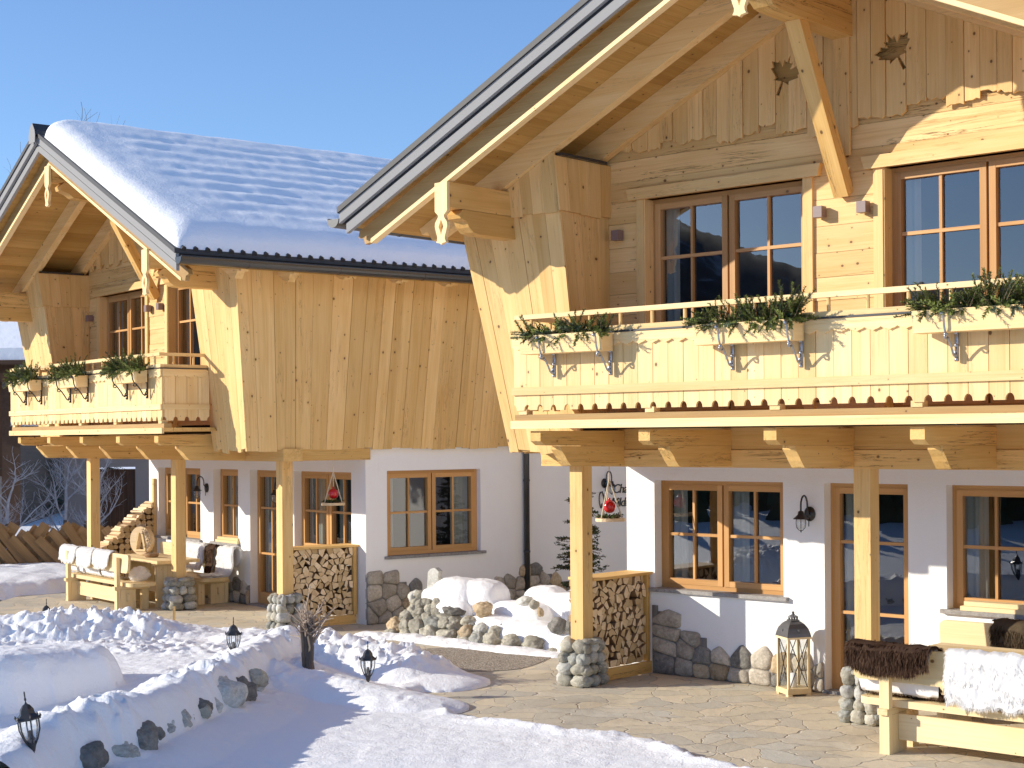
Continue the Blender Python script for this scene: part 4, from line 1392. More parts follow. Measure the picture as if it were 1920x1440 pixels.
def fur(M, x0, x1, mat, label, cat, profile, seed, hair=.055, dens=5200, lump=.018, under=True, lumpy=True, curl=.0, edge=.035, hw=.0018):
    """a hide draped along profile [(y,z)...], from the outside bottom over the top to the inside"""
    rng = random.Random(seed)
    P = [Vector((0, a, b)) for a, b in profile]
    # resample
    segs = [(P[i+1]-P[i]).length for i in range(len(P)-1)]; tot = sum(segs)
    def at(s):
        s = min(max(s, 0), tot*.9999)
        for i, l in enumerate(segs):
            if s <= l:
                q = P[i].lerp(P[i+1], s/l); d = (P[i+1]-P[i]).normalized(); return q, d
            s -= l
        return P[-1], (P[-1]-P[-2]).normalized()
    nu, nv = (72, 90) if mat is FUR_WHITE else (26, 30)
    sx = rng.uniform(0, 100)
    def surf(u, v):
        """u across 0..1, v along 0..1"""
        w = x1-x0
        e = edge*(mnoise.noise(Vector((v*4+sx, 1, 0)))*(1 if u < .5 else -1))
        sh = 0
        cut0 = .07*mnoise.noise(Vector((u*3.3+sx, 5, 0)))+.025*mnoise.noise(Vector((u*9+sx, 7, 0)))+.05*(2*abs(u-.5))**3
        s = tot*(max(0, cut0)+v*(1-max(0, cut0)))
        q, d = at(s)
        n = Vector((0, -d.z, d.y))
        if n.length == 0: n = Vector((0, 0, 1))
        narrow = .05*w*(2*abs(v-.35))**2
        x = x0+narrow*(1-2*u)+w*u + e*abs(2*u-1)**2
        h = lump*(1+mnoise.noise(Vector((u*w*9+sx, v*tot*9, 2))))
        if mat is FUR_WHITE: h += .007*mnoise.noise(Vector((u*w*26+sx, v*tot*15, 5)))+.004*mnoise.noise(Vector((u*w*60, v*tot*34+sx, 8)))
        return Vector((x, q.y, q.z)), n, d, h
    mb = MB()
    vs = []; NN = []
    for j in range(nv+1):
        for i in range(nu+1):
            q, n, d, h = surf(i/nu, j/nv)
            vs.append(q+n*(h+.004)); qu, qv = i/nu*(x1-x0), j/nv*tot; NN.append((n*.9+Vector((.55*mnoise.noise(Vector((qu*22+sx, qv*14, 1)))+.3*mnoise.noise(Vector((qu*55+sx, qv*30, 1))), .0, .25+.45*mnoise.noise(Vector((qu*22+sx, qv*14, 9)))))).normalized())
    fs = [(j*(nu+1)+i, j*(nu+1)+i+1, (j+1)*(nu+1)+i+1, (j+1)*(nu+1)+i) for j in range(nv) for i in range(nu)]
    mb.add(vs, fs, None, .25 if mat is not FUR_WHITE else .7, 0)
    if under:
        vs = []
        for j in range(nv+1):
            for i in range(nu+1):
                q, n, d, h = surf(i/nu, j/nv); vs.append(q+n*.001); NN.append(-n)
        mb.add(vs, [tuple(reversed(f)) for f in fs], None, 1.0, 1)
    for k in range(dens):
        u, v = rng.random(), rng.random()
        if rng.random() < .10: u = rng.choice((0, 1))*.985+rng.uniform(-.01, .01)
        if rng.random() < .10: v = rng.uniform(0, .03)
        q, n, d, h = surf(min(max(u, 0), 1), min(max(v, 0), 1))
        down = -d if q.y < profile[len(profile)//2][0] else d
        g = Vector((0, 0, -1))
        lp = mnoise.noise(Vector((u*6+sx, v*9, 7)))
        dirv = (down*.65+n*((.22 if mat is FUR_WHITE else .45)+.2*lp)+g*.55+Vector((rng.uniform(-.45, .45)+.5*lp, rng.uniform(-.15, .15), 0)))
        if u < .03: dirv += Vector((-.6, 0, 0))
        if u > .97: dirv += Vector((.6, 0, 0))
        dirv.normalize()
        l = hair*rng.uniform(.6, 1.25)
        b = q+n*(h*.8)
        wv = dirv.cross(n)
        if wv.length < 1e-5: wv = Vector((1, 0, 0))
        wv.normalize(); wv *= hw
        mid = b+dirv*l*.55+n*.004
        tip = b+dirv*l*.9+g*l*.22
        if mat is FUR_WHITE: tn = rng.uniform(.2, 1)
        else:
            cl = .5+.5*mnoise.noise(Vector((u*5+sx, v*5, 11)))
            tn = min(1, max(0, rng.uniform(.0, .55)*cl*1.2+(.35 if rng.random() < .25 else 0)))
        b0 = len(mb.v)
        hn = (n*.8+Vector((0, 0, .25))+dirv*.15+Vector((.45*lp+rng.uniform(-.12, .12), 0, .3*lp))).normalized()
        NN += [hn]*5
        mb.v += [tuple(b-wv), tuple(b+wv), tuple(mid+wv*.8), tuple(tip), tuple(mid-wv*.8)]
        mb.f.append((b0, b0+1, b0+2, b0+3, b0+4)); mb.mi.append(0)
        mb.g += [(0, 0, 0)]*5
        tt = [tn*.55, tn*.55, tn, min(1, tn*1.35), tn] if mat is not FUR_WHITE else [tn*.6, tn*.6, tn, 1, tn]
        mb.t += tt
    o = mb.build('sheepskin', [mat, LEATHER], None, M, smooth=True)
    o.data.normals_split_custom_set_from_vertices([tuple(q) for q in NN])
    return tag(o, label, cat)
DR = lambda lo, inner=.45: [(-.045, lo), (-.02, .86), (.0, .895), (.045, .905), (.078, .885), (.085, .84), (.075, .64), (.10, .50), (.16, .462), (.34, .458)]
DR2 = lambda lo: [(-.092, lo), (-.088, .86), (-.05, .90), (.02, .912), (.065, .90), (.085, .84), (.075, .64), (.10, .50), (.16, .462), (.34, .458)]
MAb = MA @ T(0, -.86)
fur(MAb, .50, 1.26, FUR_BROWN, 'dark brown hide hanging over the end of the nearest bench', 'hide', DR2(.70), 1, .06, 16000, .02)
fur(MAb, 1.37, 2.12, FUR_WHITE, 'fluffy white sheepskin over the middle of the nearest bench back', 'sheepskin', DR(.47), 2, .040, 6500, .022)
fur(MAb, 2.16, 2.75, FUR_WHITE, 'white sheepskin beside the fluffy one on the nearest bench, at the photo edge', 'sheepskin', DR(.50), 21, .040, 4500, .02)
fur(MA @ T(0, 1.28) @ T(1.02, -.0) @ RZ(PI), -.56, .18, FUR_GREY, 'grey-brown hide over the back of the bench under the window', 'hide', [(-.02, .70), (-.02, .88), (.0, .90), (.03, .915), (.075, .90), (.095, .84), (.10, .66), (.13, .55)], 3, .07, 14000, .03)
MBb = MBm @ T(0, -.50)
BP = lambda lo: [(-.055, lo), (-.03, .86), (.0, .895), (.045, .91), (.078, .885), (.085, .84), (.075, .64), (.10, .50), (.16, .462), (.34, .458)]
fur(MBb, -2.78, -2.10, FUR_WHITE, 'white sheepskin drooping over the outer end of the sunny bench', 'sheepskin', BP(.66), 4, .035, 5000, .018, hw=.0028)
fur(MBb, -2.02, -1.42, FUR_WHITE, 'white sheepskin over the middle of the sunny bench back', 'sheepskin', BP(.62), 5, .035, 5000, .018, hw=.0028)
fur(MBb, -1.36, -.72, FUR_WHITE, 'white sheepskin nearest the upright leg of the sunny bench', 'sheepskin', BP(.64), 6, .035, 5000, .018, hw=.0028)
fur(MBm @ T(0, 1.32) @ RZ(PI), -.10, .42, FUR_WHITE, 'long white fleece covering the end of the bench by the far wall', 'sheepskin', [(-.02, .62), (-.02, .88), (.0, .90), (.045, .915), (.08, .90), (.095, .84), (.10, .64), (.14, .50), (.20, .468), (.50, .46)], 7, .035, 5000, .03, hw=.0028)
fur(MBm @ T(0, 1.32) @ RZ(PI), .55, .82, FUR_BROWN, 'dark brown hide behind the porch post on the far bench', 'hide', [(-.02, .62), (-.02, .88), (.0, .90), (.045, .915), (.08, .90), (.095, .84), (.10, .64), (.14, .50)], 8, .05, 3500, .03, hw=.0028)
fur(MBm @ T(0, 1.32) @ RZ(PI), .95, 1.75, FUR_WHITE, 'pale sheepskin on the far bench behind the round ornament', 'sheepskin', [(-.02, .62), (-.02, .88), (.0, .90), (.045, .915), (.08, .90), (.095, .84), (.10, .64), (.14, .50)], 9, .035, 4500, .03, hw=.0028)
# rolled fleece on the sunny bench's seat
mb = MB()
mb.rock((0, 0, 0), (.11, .16, .115), amp=.25, sub=3, tint=.7)
rng = random.Random(31)
for k in range(1500):
    d = Vector((rng.gauss(0, 1), rng.gauss(0, 1), rng.gauss(0, 1))).normalized()
    b = Vector((d.x*.105, d.y*.155, d.z*.11)); w = d.cross(Vector((.3, .2, 1))).normalized()*.003
    e = b+d*.03+Vector((0, 0, -.012))
    b0 = len(mb.v); mb.v += [tuple(b-w), tuple(b+w), tuple(e)]; mb.f.append((b0, b0+1, b0+2)); mb.mi.append(0); mb.g += [(0, 0, 0)]*3; mb.t += [.5, .5, rng.uniform(.6, 1)]
o = mb.build('sheepskin', [FUR_WHITE], None, MBm @ T(-.42, -.16, .56), smooth=True)
tag(o, 'rolled white fleece lying on the seat beside the sunny bench backrest', 'sheepskin')

# round wooden ornament and bowl on the far table
root = empty('wooden_ornament', MBm @ T(-1.52, .38, .766) @ RZ(rad(28)), 'round slice-of-log ornament with an A-shaped opening and a twig wreath', 'ornament')
mb = MB(); n = 28
outer = [(.215*math.cos(2*PI*k/n-PI/2), .245+.235*math.sin(2*PI*k/n-PI/2)) for k in range(n)]
hole = [(-.085, .10), (-.03, .36), (.03, .36), (.085, .10)]
# disc with an A-shaped hole: two halves
right = [p for p in outer[:n//2+1]] + [(0, .36), (.03, .36), (.085, .10), (0, .10)]
left = [(-x, z) for x, z in right]
for pl in (right, left): mb.prism(pl, (0, -.05, 0), (1, 0, 0), (0, 0, 1), (0, 1, 0), .10, 'u', tint=.9)
mb.build('disc', W_LOGEND, root)
mb = MB()
mb.bar((-.10, -.055, .08), (-.035, -.055, .38), .035, .02, side=(1, 0, 0)); mb.bar((.10, -.055, .08), (.035, -.055, .38), .035, .02, side=(1, 0, 0)); mb.box(-.11, .11, -.07, -.051, .07, .10)
mb.build('a_frame', W_BENCH, root)
mb = MB(); rng = random.Random(8)
for k in range(60):
    a = rng.uniform(-.9, 1.3); r = .15+.05*rng.random()
    p = Vector((r*math.cos(a), -.06, .25+r*math.sin(a)))
    mb.tube([p, p+Vector((rng.uniform(-.04, .04), rng.uniform(-.05, .0), rng.uniform(-.05, .05)))], .004, 4)
for k in range(50):
    p = Vector((rng.uniform(-.07, .10), -.03, .475)); mb.tube([p, p+Vector((rng.uniform(-.05, .05), rng.uniform(-.05, .03), rng.uniform(.0, .06)))], .004, 4)
mb.build('twig_wreath', TWIG_PALE, root)
root = empty('bowl', MBm @ T(-.98, .30, .766), 'small brown bark bowl on the far plank table', 'bowl')
mb = MB(); mb.lathe([(.09, 0), (.115, .02), (.12, .065), (.10, .07), (.085, .03), (.02, .025)], n=20); mb.build('bark_rim', W_BARK, root, smooth=True)
mb = MB()
for k in range(14): mb.rock((rng.uniform(-.06, .06), rng.uniform(-.06, .06), .055), (.022, .022, .02), amp=.2, sub=1)
mb.build('cone_filling', STEM, root, smooth=True)

# ------------------------------------------------------------------ lanterns
def floor_lantern(M):
    root = empty('floor_lantern', M, 'tall pale wooden lantern with crossed bars and a dark metal dome, by the door', 'lantern')
    s = .115
    mb = MB()
    for x in (-1, 1):
        for y in (-1, 1): mb.box(x*s-.012, x*s+.012, y*s-.012, y*s+.012, .05, .585)
    for z0, z1, e in ((.02, .075, .018), (.585, .605, .025)):
        mb.box(-s-e, s+e, -s-e, s+e, z0, z1, ax=0)
    for x in (-1, 1):
        for y in (-1, 1): mb.box(x*(s-.01)-.025, x*(s-.01)+.025, y*(s-.01)-.025, y*(s-.01)+.025, 0, .02)
    mb.build('frame', W_BENCH, root)
    mb = MB()
    for (ax, d) in (('x', -1), ('x', 1), ('y', -1), ('y', 1)):
        for q in (-1, 1):
            a = (-.10*q, .085); b = (.10*q, .575)
            if ax == 'x': mb.bar((d*s, a[0], a[1]), (d*s, b[0], b[1]), .006, .008)
            else: mb.bar((a[0], d*s, a[1]), (b[0], d*s, b[1]), .006, .008)
    mb.build('cross_bars', IRON, root)
    for (ax, d) in (('x', -1), ('x', 1), ('y', -1), ('y', 1)):
        mb = MB(); q = s-.004
        v = [(d*q, -s, .08), (d*q, s, .08), (d*q, s, .58), (d*q, -s, .58)] if ax == 'x' else [(-s, d*q, .08), (s, d*q, .08), (s, d*q, .58), (-s, d*q, .58)]
        mb.add(v, [(0, 1, 2, 3)]); mb.build('pane', GLASS_LAMP, root)
    mb = MB()
    prof = [(s+.022, .606), (s+.015, .64), (s+.0, .69), (s-.03, .735), (.06, .757), (.045, .765)]
    vs = []; fs = []
    for r, z in prof: vs += [(-r, -r, z), (r, -r, z), (r, r, z), (-r, r, z)]
    for i in range(len(prof)-1):
        for k in range(4): fs.append((i*4+k, i*4+(k+1) % 4, i*4+4+(k+1) % 4, i*4+4+k))
    fs.append((3, 2, 1, 0)); b = (len(prof)-1)*4; fs.append((b, b+1, b+2, b+3))
    mb.add(vs, fs, tint=1)
    mb.box(-.05, .05, -.05, .05, .766, .776, tint=1)
    for x in (-1, 1):
        for y in (-1, 1): mb.box(x*.03-.008, x*.03+.008, y*.03-.008, y*.03+.008, .776, .80, tint=1)
    mb.lathe([(.055, .80), (.05, .812), (.02, .825), (.012, .84), (.016, .85), (.004, .862)], n=12)
    for k in range(4):
        a = PI/2*k; mb.lathe([(.001, -.014), (.014, -.008), (.014, .008), (.001, .014)], ((s+.008)*math.cos(a), (s+.008)*math.sin(a), .67), 8)
    mb.build('dome', simple('lantern_zinc', (.13, .13, .135), .38, .5, .5, 12, .1, .25), root)
    mb = MB(); mb.lathe([(.001, .078), (.035, .078), (.035, .22), (.001, .222)], n=14); mb.build('candle', LEATHER, root, smooth=True)
floor_lantern(Matrix.Translation((2.90, 16.01, 0)) @ RZ(rad(17)))

def path_lantern(loc, label, s=1.0, tilt=0):
    M = Matrix.Translation(loc) @ Matrix.Rotation(tilt, 4, 'Y') @ Matrix.Scale(s, 4)
    root = empty('path_lantern', M, label, 'lantern', 'black garden lanterns in the snow')
    mb = MB()
    mb.lathe([(.001, .345), (.006, .335), (.005, .30), (.009, .285), (.004, .27), (.010, .255), (.028, .245), (.050, .215), (.056, .185), (.085, .160), (.094, .150), (.094, .140), (.07, .136)], n=6)
    for k in range(6):
        a = 2*PI*k/6
        mb.lathe([(.002, .0), (.010, .01), (.002, .03)], (.09*math.cos(a), .09*math.sin(a), .15), 5)
    mb.build('cap', IRON, root)
    mb = MB()
    for k in range(6):
        a = 2*PI*k/6; d = Vector((math.cos(a), math.sin(a), 0))
        mb.tube([d*.076+Vector((0, 0, .14)), d*.074+Vector((0, 0, .07)), d*.05+Vector((0, 0, .0)), d*.022+Vector((0, 0, -.05))], .006, 5)
    mb.lathe([(.018, -.09), (.03, -.05), (.034, .0), (.022, .02), (.014, .06), (.001, .065)], n=12)
    mb.tube([(0, 0, -.06), (0, 0, -.5)], .014, 8)
    mb.build('cage', IRON, root)
    mb = MB(); mb.lathe([(.068, .137), (.067, .07), (.046, .005), (.03, -.03)], n=18); mb.build('globe', GLASS_LAMP, root, smooth=True)

# ------------------------------------------------------------------ ground, terrace
mb = MB(); mb.add([(-9.2, 9, 0), (16, 9, 0), (16, 36, 0), (-8.2, 36, 0)], [(0, 1, 2, 3)]); mb.build('terrace', FLAG, kind='structure')
gx = np.concatenate([np.linspace(-900, -40, 30), np.linspace(-38, 60, 40), np.linspace(70, 900, 25)]); gy = np.concatenate([np.linspace(-900, -20, 25), np.linspace(-18, 60, 35), np.linspace(70, 900, 25)])
X, Y = np.meshgrid(gx, gy)
Z = -.06 + np.clip(np.hypot(X+2, Y-20)-30, 0, 1e9)*0 + .35*(fbm(X*.08, Y*.08, 3, 2)-.5)*np.clip((np.hypot(X+1, Y-20)-22)/15, 0, 1)
Z += 1.6*np.clip((-X-16)/40, 0, 1)*fbm(X*.05, Y*.05, 3, 4) + 4*np.clip((Y-44)/60, 0, 1)
grid_mesh('snow_ground', X, Y, Z, SNOW, 'structure')
# gravel patch
gp = []
for k in range(36):
    a = 2*PI*k/36
    gp.append((-.50+.95*math.cos(a)*(1+.12*math.sin(3*a)), 18.75+1.15*math.sin(a)*(1+.1*math.cos(2*a)), .006))
mb = MB(); mb.add(gp, [tuple(range(36))]); mb.build('gravel_bed', GRAVEL, kind='structure')

# ------------------------------------------------------------------ snow banks (one height field in world space)
def seg_dist(X, Y, pts):
    """distance to polyline, interpolated height, signed side"""
    best = np.full(X.shape, 1e9); H = np.zeros(X.shape); S = np.zeros(X.shape)
    for (x0, y0, h0), (x1, y1, h1) in zip(pts[:-1], pts[1:]):
        dx, dy = x1-x0, y1-y0; L2 = dx*dx+dy*dy
        t = np.clip(((X-x0)*dx+(Y-y0)*dy)/L2, 0, 1)
        d = np.hypot(X-(x0+t*dx), Y-(y0+t*dy))
        sd = (X-x0)*dy-(Y-y0)*dx
        b = d < best
        best = np.where(b, d, best); H = np.where(b, h0+(h1-h0)*t, H); S = np.where(b, np.sign(sd), S)
    return best, H, S
def poly_sd(X, Y, poly):
    inside = np.zeros(X.shape, bool); best = np.full(X.shape, 1e9)
    n = len(poly)
    for i in range(n):
        (x0, y0), (x1, y1) = poly[i], poly[(i+1) % n]
        dx, dy = x1-x0, y1-y0
        t = np.clip(((X-x0)*dx+(Y-y0)*dy)/(dx*dx+dy*dy), 0, 1)
        best = np.minimum(best, np.hypot(X-(x0+t*dx), Y-(y0+t*dy)))
        c = ((y0 > Y) != (y1 > Y)) & (X < (x1-x0)*(Y-y0)/((y1-y0) if y1 != y0 else 1e-9)+x0)
        inside ^= c
    return np.where(inside, best, -best)
def ss(x, a, b):
    t = np.clip((x-a)/(b-a), 0, 1); return t*t*(3-2*t)
def profile(d, w, p=2.0):
    t = np.clip(d/w, 0, 1); return np.clip(1-t**p, 0, 1)**.75
SNOW_POLY = [(2.6, 11.0), (1.75, 12.49), (1.53, 12.85), (1.32, 13.36), (1.02, 13.73), (.56, 13.99), (-.02, 14.35), (-.58, 14.83), (-.90, 15.75), (-1.0, 16.1), (-.55, 17.35), (-.75, 17.75), (-1.15, 18.1), (-1.25, 19.0), (-1.45, 19.75), (-1.85, 20.0), (-2.4, 20.05), (-3.2, 20.3), (-4.2, 20.75), (-5.6, 20.9), (-7.2, 21.0), (-10, 21.2), (-12, 18), (-12, 8), (3, 8)]
CREST = [(-3.5, 9.8, .54), (-3.62, 11.2, .54), (-3.62, 11.85, .55), (-3.42, 12.3, .55), (-3.2, 12.98, .52), (-3.07, 14.04, .50), (-2.87, 14.9, .50), (-2.85, 16.12, .46), (-2.82, 17.3, .45), (-2.52, 18.2, .42)]
FRONT = [(-2.52, 18.2, .42), (-2.1, 18.0, .36), (-1.75, 17.75, .36), (-1.35, 17.5, .32), (-1.05, 17.1, .22), (-.85, 16.9, .12)]
FRONT2 = [(-2.6, 16.4, .30), (-1.95, 16.2, .20), (-1.45, 15.75, .16), (-1.05, 15.3, .12)]
BACK = [(-9.5, 19.6, .42), (-6.59, 19.84, .42), (-5.94, 19.96, .47), (-5.28, 20.06, .41), (-4.8, 20.1, .36), (-4.3, 20.1, .26), (-3.75, 19.95, .17), (-3.29, 19.5, .27), (-2.9, 19.3, .22)]
BLOCK = [(-8, 13.6, .62), (-5.6, 15.05, .60), (-5.05, 15.6, .58), (-4.72, 16.1, .54)]
def snow_height(X, Y):
    wx = .10*(fbm(X*1.7, Y*1.7, 3, 21)-.5); wy = .10*(fbm(X*1.7+9, Y*1.7, 3, 22)-.5)
    Xw, Yw = X+wx*1.6, Y+wy*1.6
    sd = poly_sd(X+.30*(fbm(X*2.6, Y*2.6, 4, 31)-.5), Y+.30*(fbm(X*2.6, Y*2.6, 4, 32)-.5), SNOW_POLY)
    left_of_wall = ss(-(X+3.0), -.1, .4)
    base = .045 + .11*left_of_wall*ss(Y, 14, 17)
    h = -.05 + ss(sd, -.04, .10)*(.05+base)
    # toe lumps along the terrace edge
    h = h + .05*np.exp(-((sd-.12)/.13)**2)*(billow(X*4, Y*4, 2, 41)) * (sd > -.05)
    d, H, S = seg_dist(Xw, Yw, CREST)
    right = profile(d, .30, 2.6); left = profile(d, .75, 1.7)
    hh = H*np.where(S > 0, right, left)
    skirt = .17*profile(d, 1.0, 1.2)*(S > 0)
    h = np.maximum(h, np.maximum(hh, skirt*ss(H, .1, .3))-.05*(np.maximum(hh, skirt) < .01))
    d, H, S = seg_dist(Xw, Yw, FRONT)
    h = np.maximum(h, H*profile(d, .62, 1.8)-.05*(d > .6))
    d, H, S = seg_dist(Xw, Yw, FRONT2)
    h = np.maximum(h, H*profile(d, .60, 1.6)-.05*(d > .58))
    h = np.maximum(h, .25*ss(-(X+1.2), -.2, 1.4)*ss(Y, 15.0, 16.2)*ss(18.2-Y, 0, .8)*(X > -3)-.05)
    d, H, S = seg_dist(Xw, Yw, BACK)
    h = np.maximum(h, H*profile(d, .80, 1.7)-.05*(d > .78))
    d, H, S = seg_dist(Xw, Yw, BLOCK)
    h = np.maximum(h, H*profile(d+.14*(fbm(X*3.3, Y*3.3, 3, 95)-.5), .64, 5.5)-.05*(d > .6))
    # rubble and grain
    rough = ss(h, .06, .22)
    lumps = billow(X*3.1, Y*3.1, 3, 51)-.55
    mask = ss(fbm(X*.8, Y*.8, 2, 61), .42, .60)
    clod = np.maximum(0, billow(X*6.5, Y*6.5, 2, 71)-.62)
    zone = np.maximum(ss(Y, 18.6, 19.4), ss(X, -2.3, -1.9)*ss(Y, 14.5, 15.5)*.8)
    h = h + rough*((.085+.02*zone)*lumps*(.35+.65*mask)+(.20+.06*zone)*clod*mask)
    h = h + rough*(.6+.4*zone)*(.045*np.maximum(0, billow(X*13, Y*13, 2, 91)-.58)+.030*(fbm(X*16, Y*16, 2, 92)-.5)*ss(fbm(X*1.9, Y*1.9, 2, 93), .4, .6)) + .012*(fbm(X*9, Y*9, 3, 81)-.5)*(h > .01) + .02*(fbm(X*1.5, Y*1.5, 3, 82)-.5)*(sd > .1)
    return h
xs = np.arange(-9.5, 2.8, .027); ys = np.arange(10.4, 21.6, .03)
X, Y = np.meshgrid(xs, ys)
Z = snow_height(X, Y)
grid_mesh('snow_bank', X, Y, Z, SNOW, 'structure', keep=Z > -.03)
def sh(x, y): return float(snow_height(np.array([[x]]), np.array([[y]]))[0, 0])

path_lantern((-3.44, 11.0, .56), 'black garden lantern leaning in the front snow ridge, fully showing its glass', 1.0, rad(-8))
path_lantern((-3.03, 16.72, sh(-3.03, 16.72)+.02), 'black garden lantern half buried where the snow ridge bends', .95)
path_lantern((-1.50, 15.9, sh(-1.50, 15.9)+.09), 'black garden lantern on the snow mound beside the gravel', .95)
path_lantern((-6.15, 20.35, sh(-6.15, 20.35)-.09), 'black garden lantern with only its cap above the far snow heap', 1.0)

# stones showing in the snow ridge
rng = random.Random(77)
RW = [(-2.72, 15.0, .24, .16, .13), (-2.80, 14.62, .26, .20, .17), (-2.90, 14.30, .20, .13, .11), (-2.93, 14.05, .24, .12, .10), (-3.0, 13.55, .22, .12, .10), (-3.08, 13.3, .20, .12, .10), (-3.17, 12.72, .22, .19, .15), (-3.22, 12.42, .16, .16, .12), (-3.40, 12.0, .22, .18, .14), (-3.62, 11.6, .2, .18, .14), (-2.62, 15.6, .27, .10, .09), (-2.85, 14.82, .14, .14, .10)]
for k in range(15):
    t_ = k/14; yy_ = 11.9+3.7*t_; xx_ = np.interp(yy_, [11.9, 12.4, 12.98, 14.04, 14.9, 16.1], [-3.42, -3.22, -3.02, -2.90, -2.70, -2.66])
    RW.append((float(xx_)+rng.uniform(-.05, .02), yy_, rng.uniform(.12, .24), rng.uniform(.06, .11), rng.uniform(.04, .08)))
for (x, y, z, rx, rz) in RW:
    mb = MB(); mb.rock((0, 0, 0), (rx, rx*.9, rz), amp=.3, sub=3, power=.85)
    o = mb.build('boulder', [rng.choice([STONE_LIGHT, STONE, STONE_LIGHT, STONE_DARK])], None, Matrix.Translation((x+.04, y, z)), smooth=True)
    tag(o, 'grey boulder showing through the side of the front snow ridge', 'boulder', 'boulders in the front snow ridge')

# ------------------------------------------------------------------ rock garden
GR = [(-1.619, 21.28, 0.1, 0.107, 0.092, 1), (-1.467, 21.126, 0.09, 0.084, 0.099, 0), (-1.461, 21.256, 0.222, 0.084, 0.076, 0), (-1.363, 21.416, 0.466, 0.085, 0.085, 2), (-1.319, 21.391, 0.483, 0.046, 0.054, 0), (-1.343, 21.32, 0.391, 0.077, 0.069, 0), (-1.368, 21.256, 0.306, 0.084, 0.076, 0), (-1.277, 21.146, 0.283, 0.091, 0.061, 0), (-1.279, 21.051, 0.189, 0.068, 0.061, 0), (-1.296, 20.969, 0.094, 0.106, 0.106, 0), (-1.156, 20.979, 0.231, 0.075, 0.068, 0), (-1.147, 21.087, 0.345, 0.061, 0.061, 0), (-1.181, 21.207, 0.43, 0.091, 0.053, 0), (-0.998, 21.064, 0.459, 0.061, 0.045, 0), (-1.017, 21.008, 0.388, 0.091, 0.053, 0), (-1.013, 20.922, 0.307, 0.09, 0.06, 0), (-1.05, 20.813, 0.167, 0.135, 0.112, 3), (-1.109, 20.717, 0.05, 0.119, 0.097, 0), (-0.853, 20.735, 0.272, 0.149, 0.045, 0), (-0.784, 20.759, 0.358, 0.142, 0.06, 4), (-0.807, 20.601, 0.184, 0.118, 0.081, 0), (-0.872, 20.5, 0.05, 0.14, 0.081, 0), (-0.59, 20.456, 0.241, 0.096, 0.066, 0), (-0.601, 20.328, 0.108, 0.117, 0.088, 1), (-0.626, 20.252, 0.02, 0.087, 0.058, 0), (-0.46, 20.065, 0.03, 0.094, 0.094, 3), (-0.422, 20.228, 0.173, 0.095, 0.065, 2), (-0.239, 20.049, 0.168, 0.072, 0.065, 0), (-0.285, 19.979, 0.057, 0.108, 0.086, 0), (-0.026, 19.75, 0.072, 0.106, 0.071, 0), (0.253, 19.488, 0.073, 0.119, 0.084, 0), (0.485, 19.202, 0.02, 0.055, 0.035, 0), (-0.405, 20.449, 0.404, 0.11, 0.096, 1), (0.152, 20.118, 0.55, 0.101, 0.051, 2), (0.27, 19.961, 0.52, 0.057, 0.05, 0), (0.346, 19.792, 0.44, 0.036, 0.05, 1), (0.558, 19.445, 0.309, 0.105, 0.084, 4), (0.722, 19.318, 0.336, 0.056, 0.104, 4), (-1.679, 21.227, 0.02, 0.076, 0.046, 0), (-1.439, 21.013, 0.03, 0.091, 0.053, 0), (-1.289, 20.843, 0.02, 0.075, 0.06, 0)]
rg2 = random.Random(12)
for q in list(GR)[:32]:
    if q[2] > .03 and rg2.random() < .8: GR.append((q[0]+rg2.uniform(-.11, .11), q[1]+rg2.uniform(-.04, .06), max(.03, q[2]+rg2.uniform(-.10, .05)), rg2.uniform(.05, .085), rg2.uniform(.045, .07), rg2.choice([0, 0, 0, 3, 2])))
CN = {0: 'grey-green', 1: 'tan', 2: 'pale grey', 3: 'blue-grey', 4: 'dark'}
cnt = {}
for (x, y, z, rx, rz, c) in GR:
    mb = MB(); mb.rock((0, 0, 0), (rx*1.18, rx*1.05, rz*1.2), amp=.27, sub=3, power=.95, rot=Matrix.Rotation(AW+R.uniform(-.3, .3), 3, 'Z') @ Matrix.Rotation(R.uniform(-.25, .25), 3, 'Y'))
    o = mb.build('boulder', [STONES[c]], None, Matrix.Translation((x, y, z)), smooth=True)
    tag(o, CN[c]+' rounded boulder heaped in the snow-capped rock garden', 'boulder', CN[c]+' boulders of the rock garden')
mb = MB()   # earth core behind the boulders
mb.rock((-.75, 21.15, .10), (.62, .45, .33), amp=.1, sub=3, rot=Matrix.Rotation(-.75, 3, 'Z'), tint=.6)
mb.rock((.0, 20.5, .0), (.75, .36, .24), amp=.1, sub=3, rot=Matrix.Rotation(-.75, 3, 'Z'), tint=.6)
mb.build('soil_mound', STONE_DARK, kind='structure', smooth=True)
mb = MB()
mb.prism([(-.10, -.1), (.11, -.1), (.115, .1), (.09, .24), (.10, .31), (.04, .36), (-.03, .345), (-.075, .30), (-.09, .1)], (0, -.05, 0), (1, 0, 0), (0, 0, 1), (.12, 1, 0), .09)
o = mb.build('standing_stone', STONE_LIGHT, None, Matrix.Translation((-1.10, 21.6, .51)) @ RZ(-.5))
tag(o, 'pale upright standing stone on top of the rock garden', 'stone')
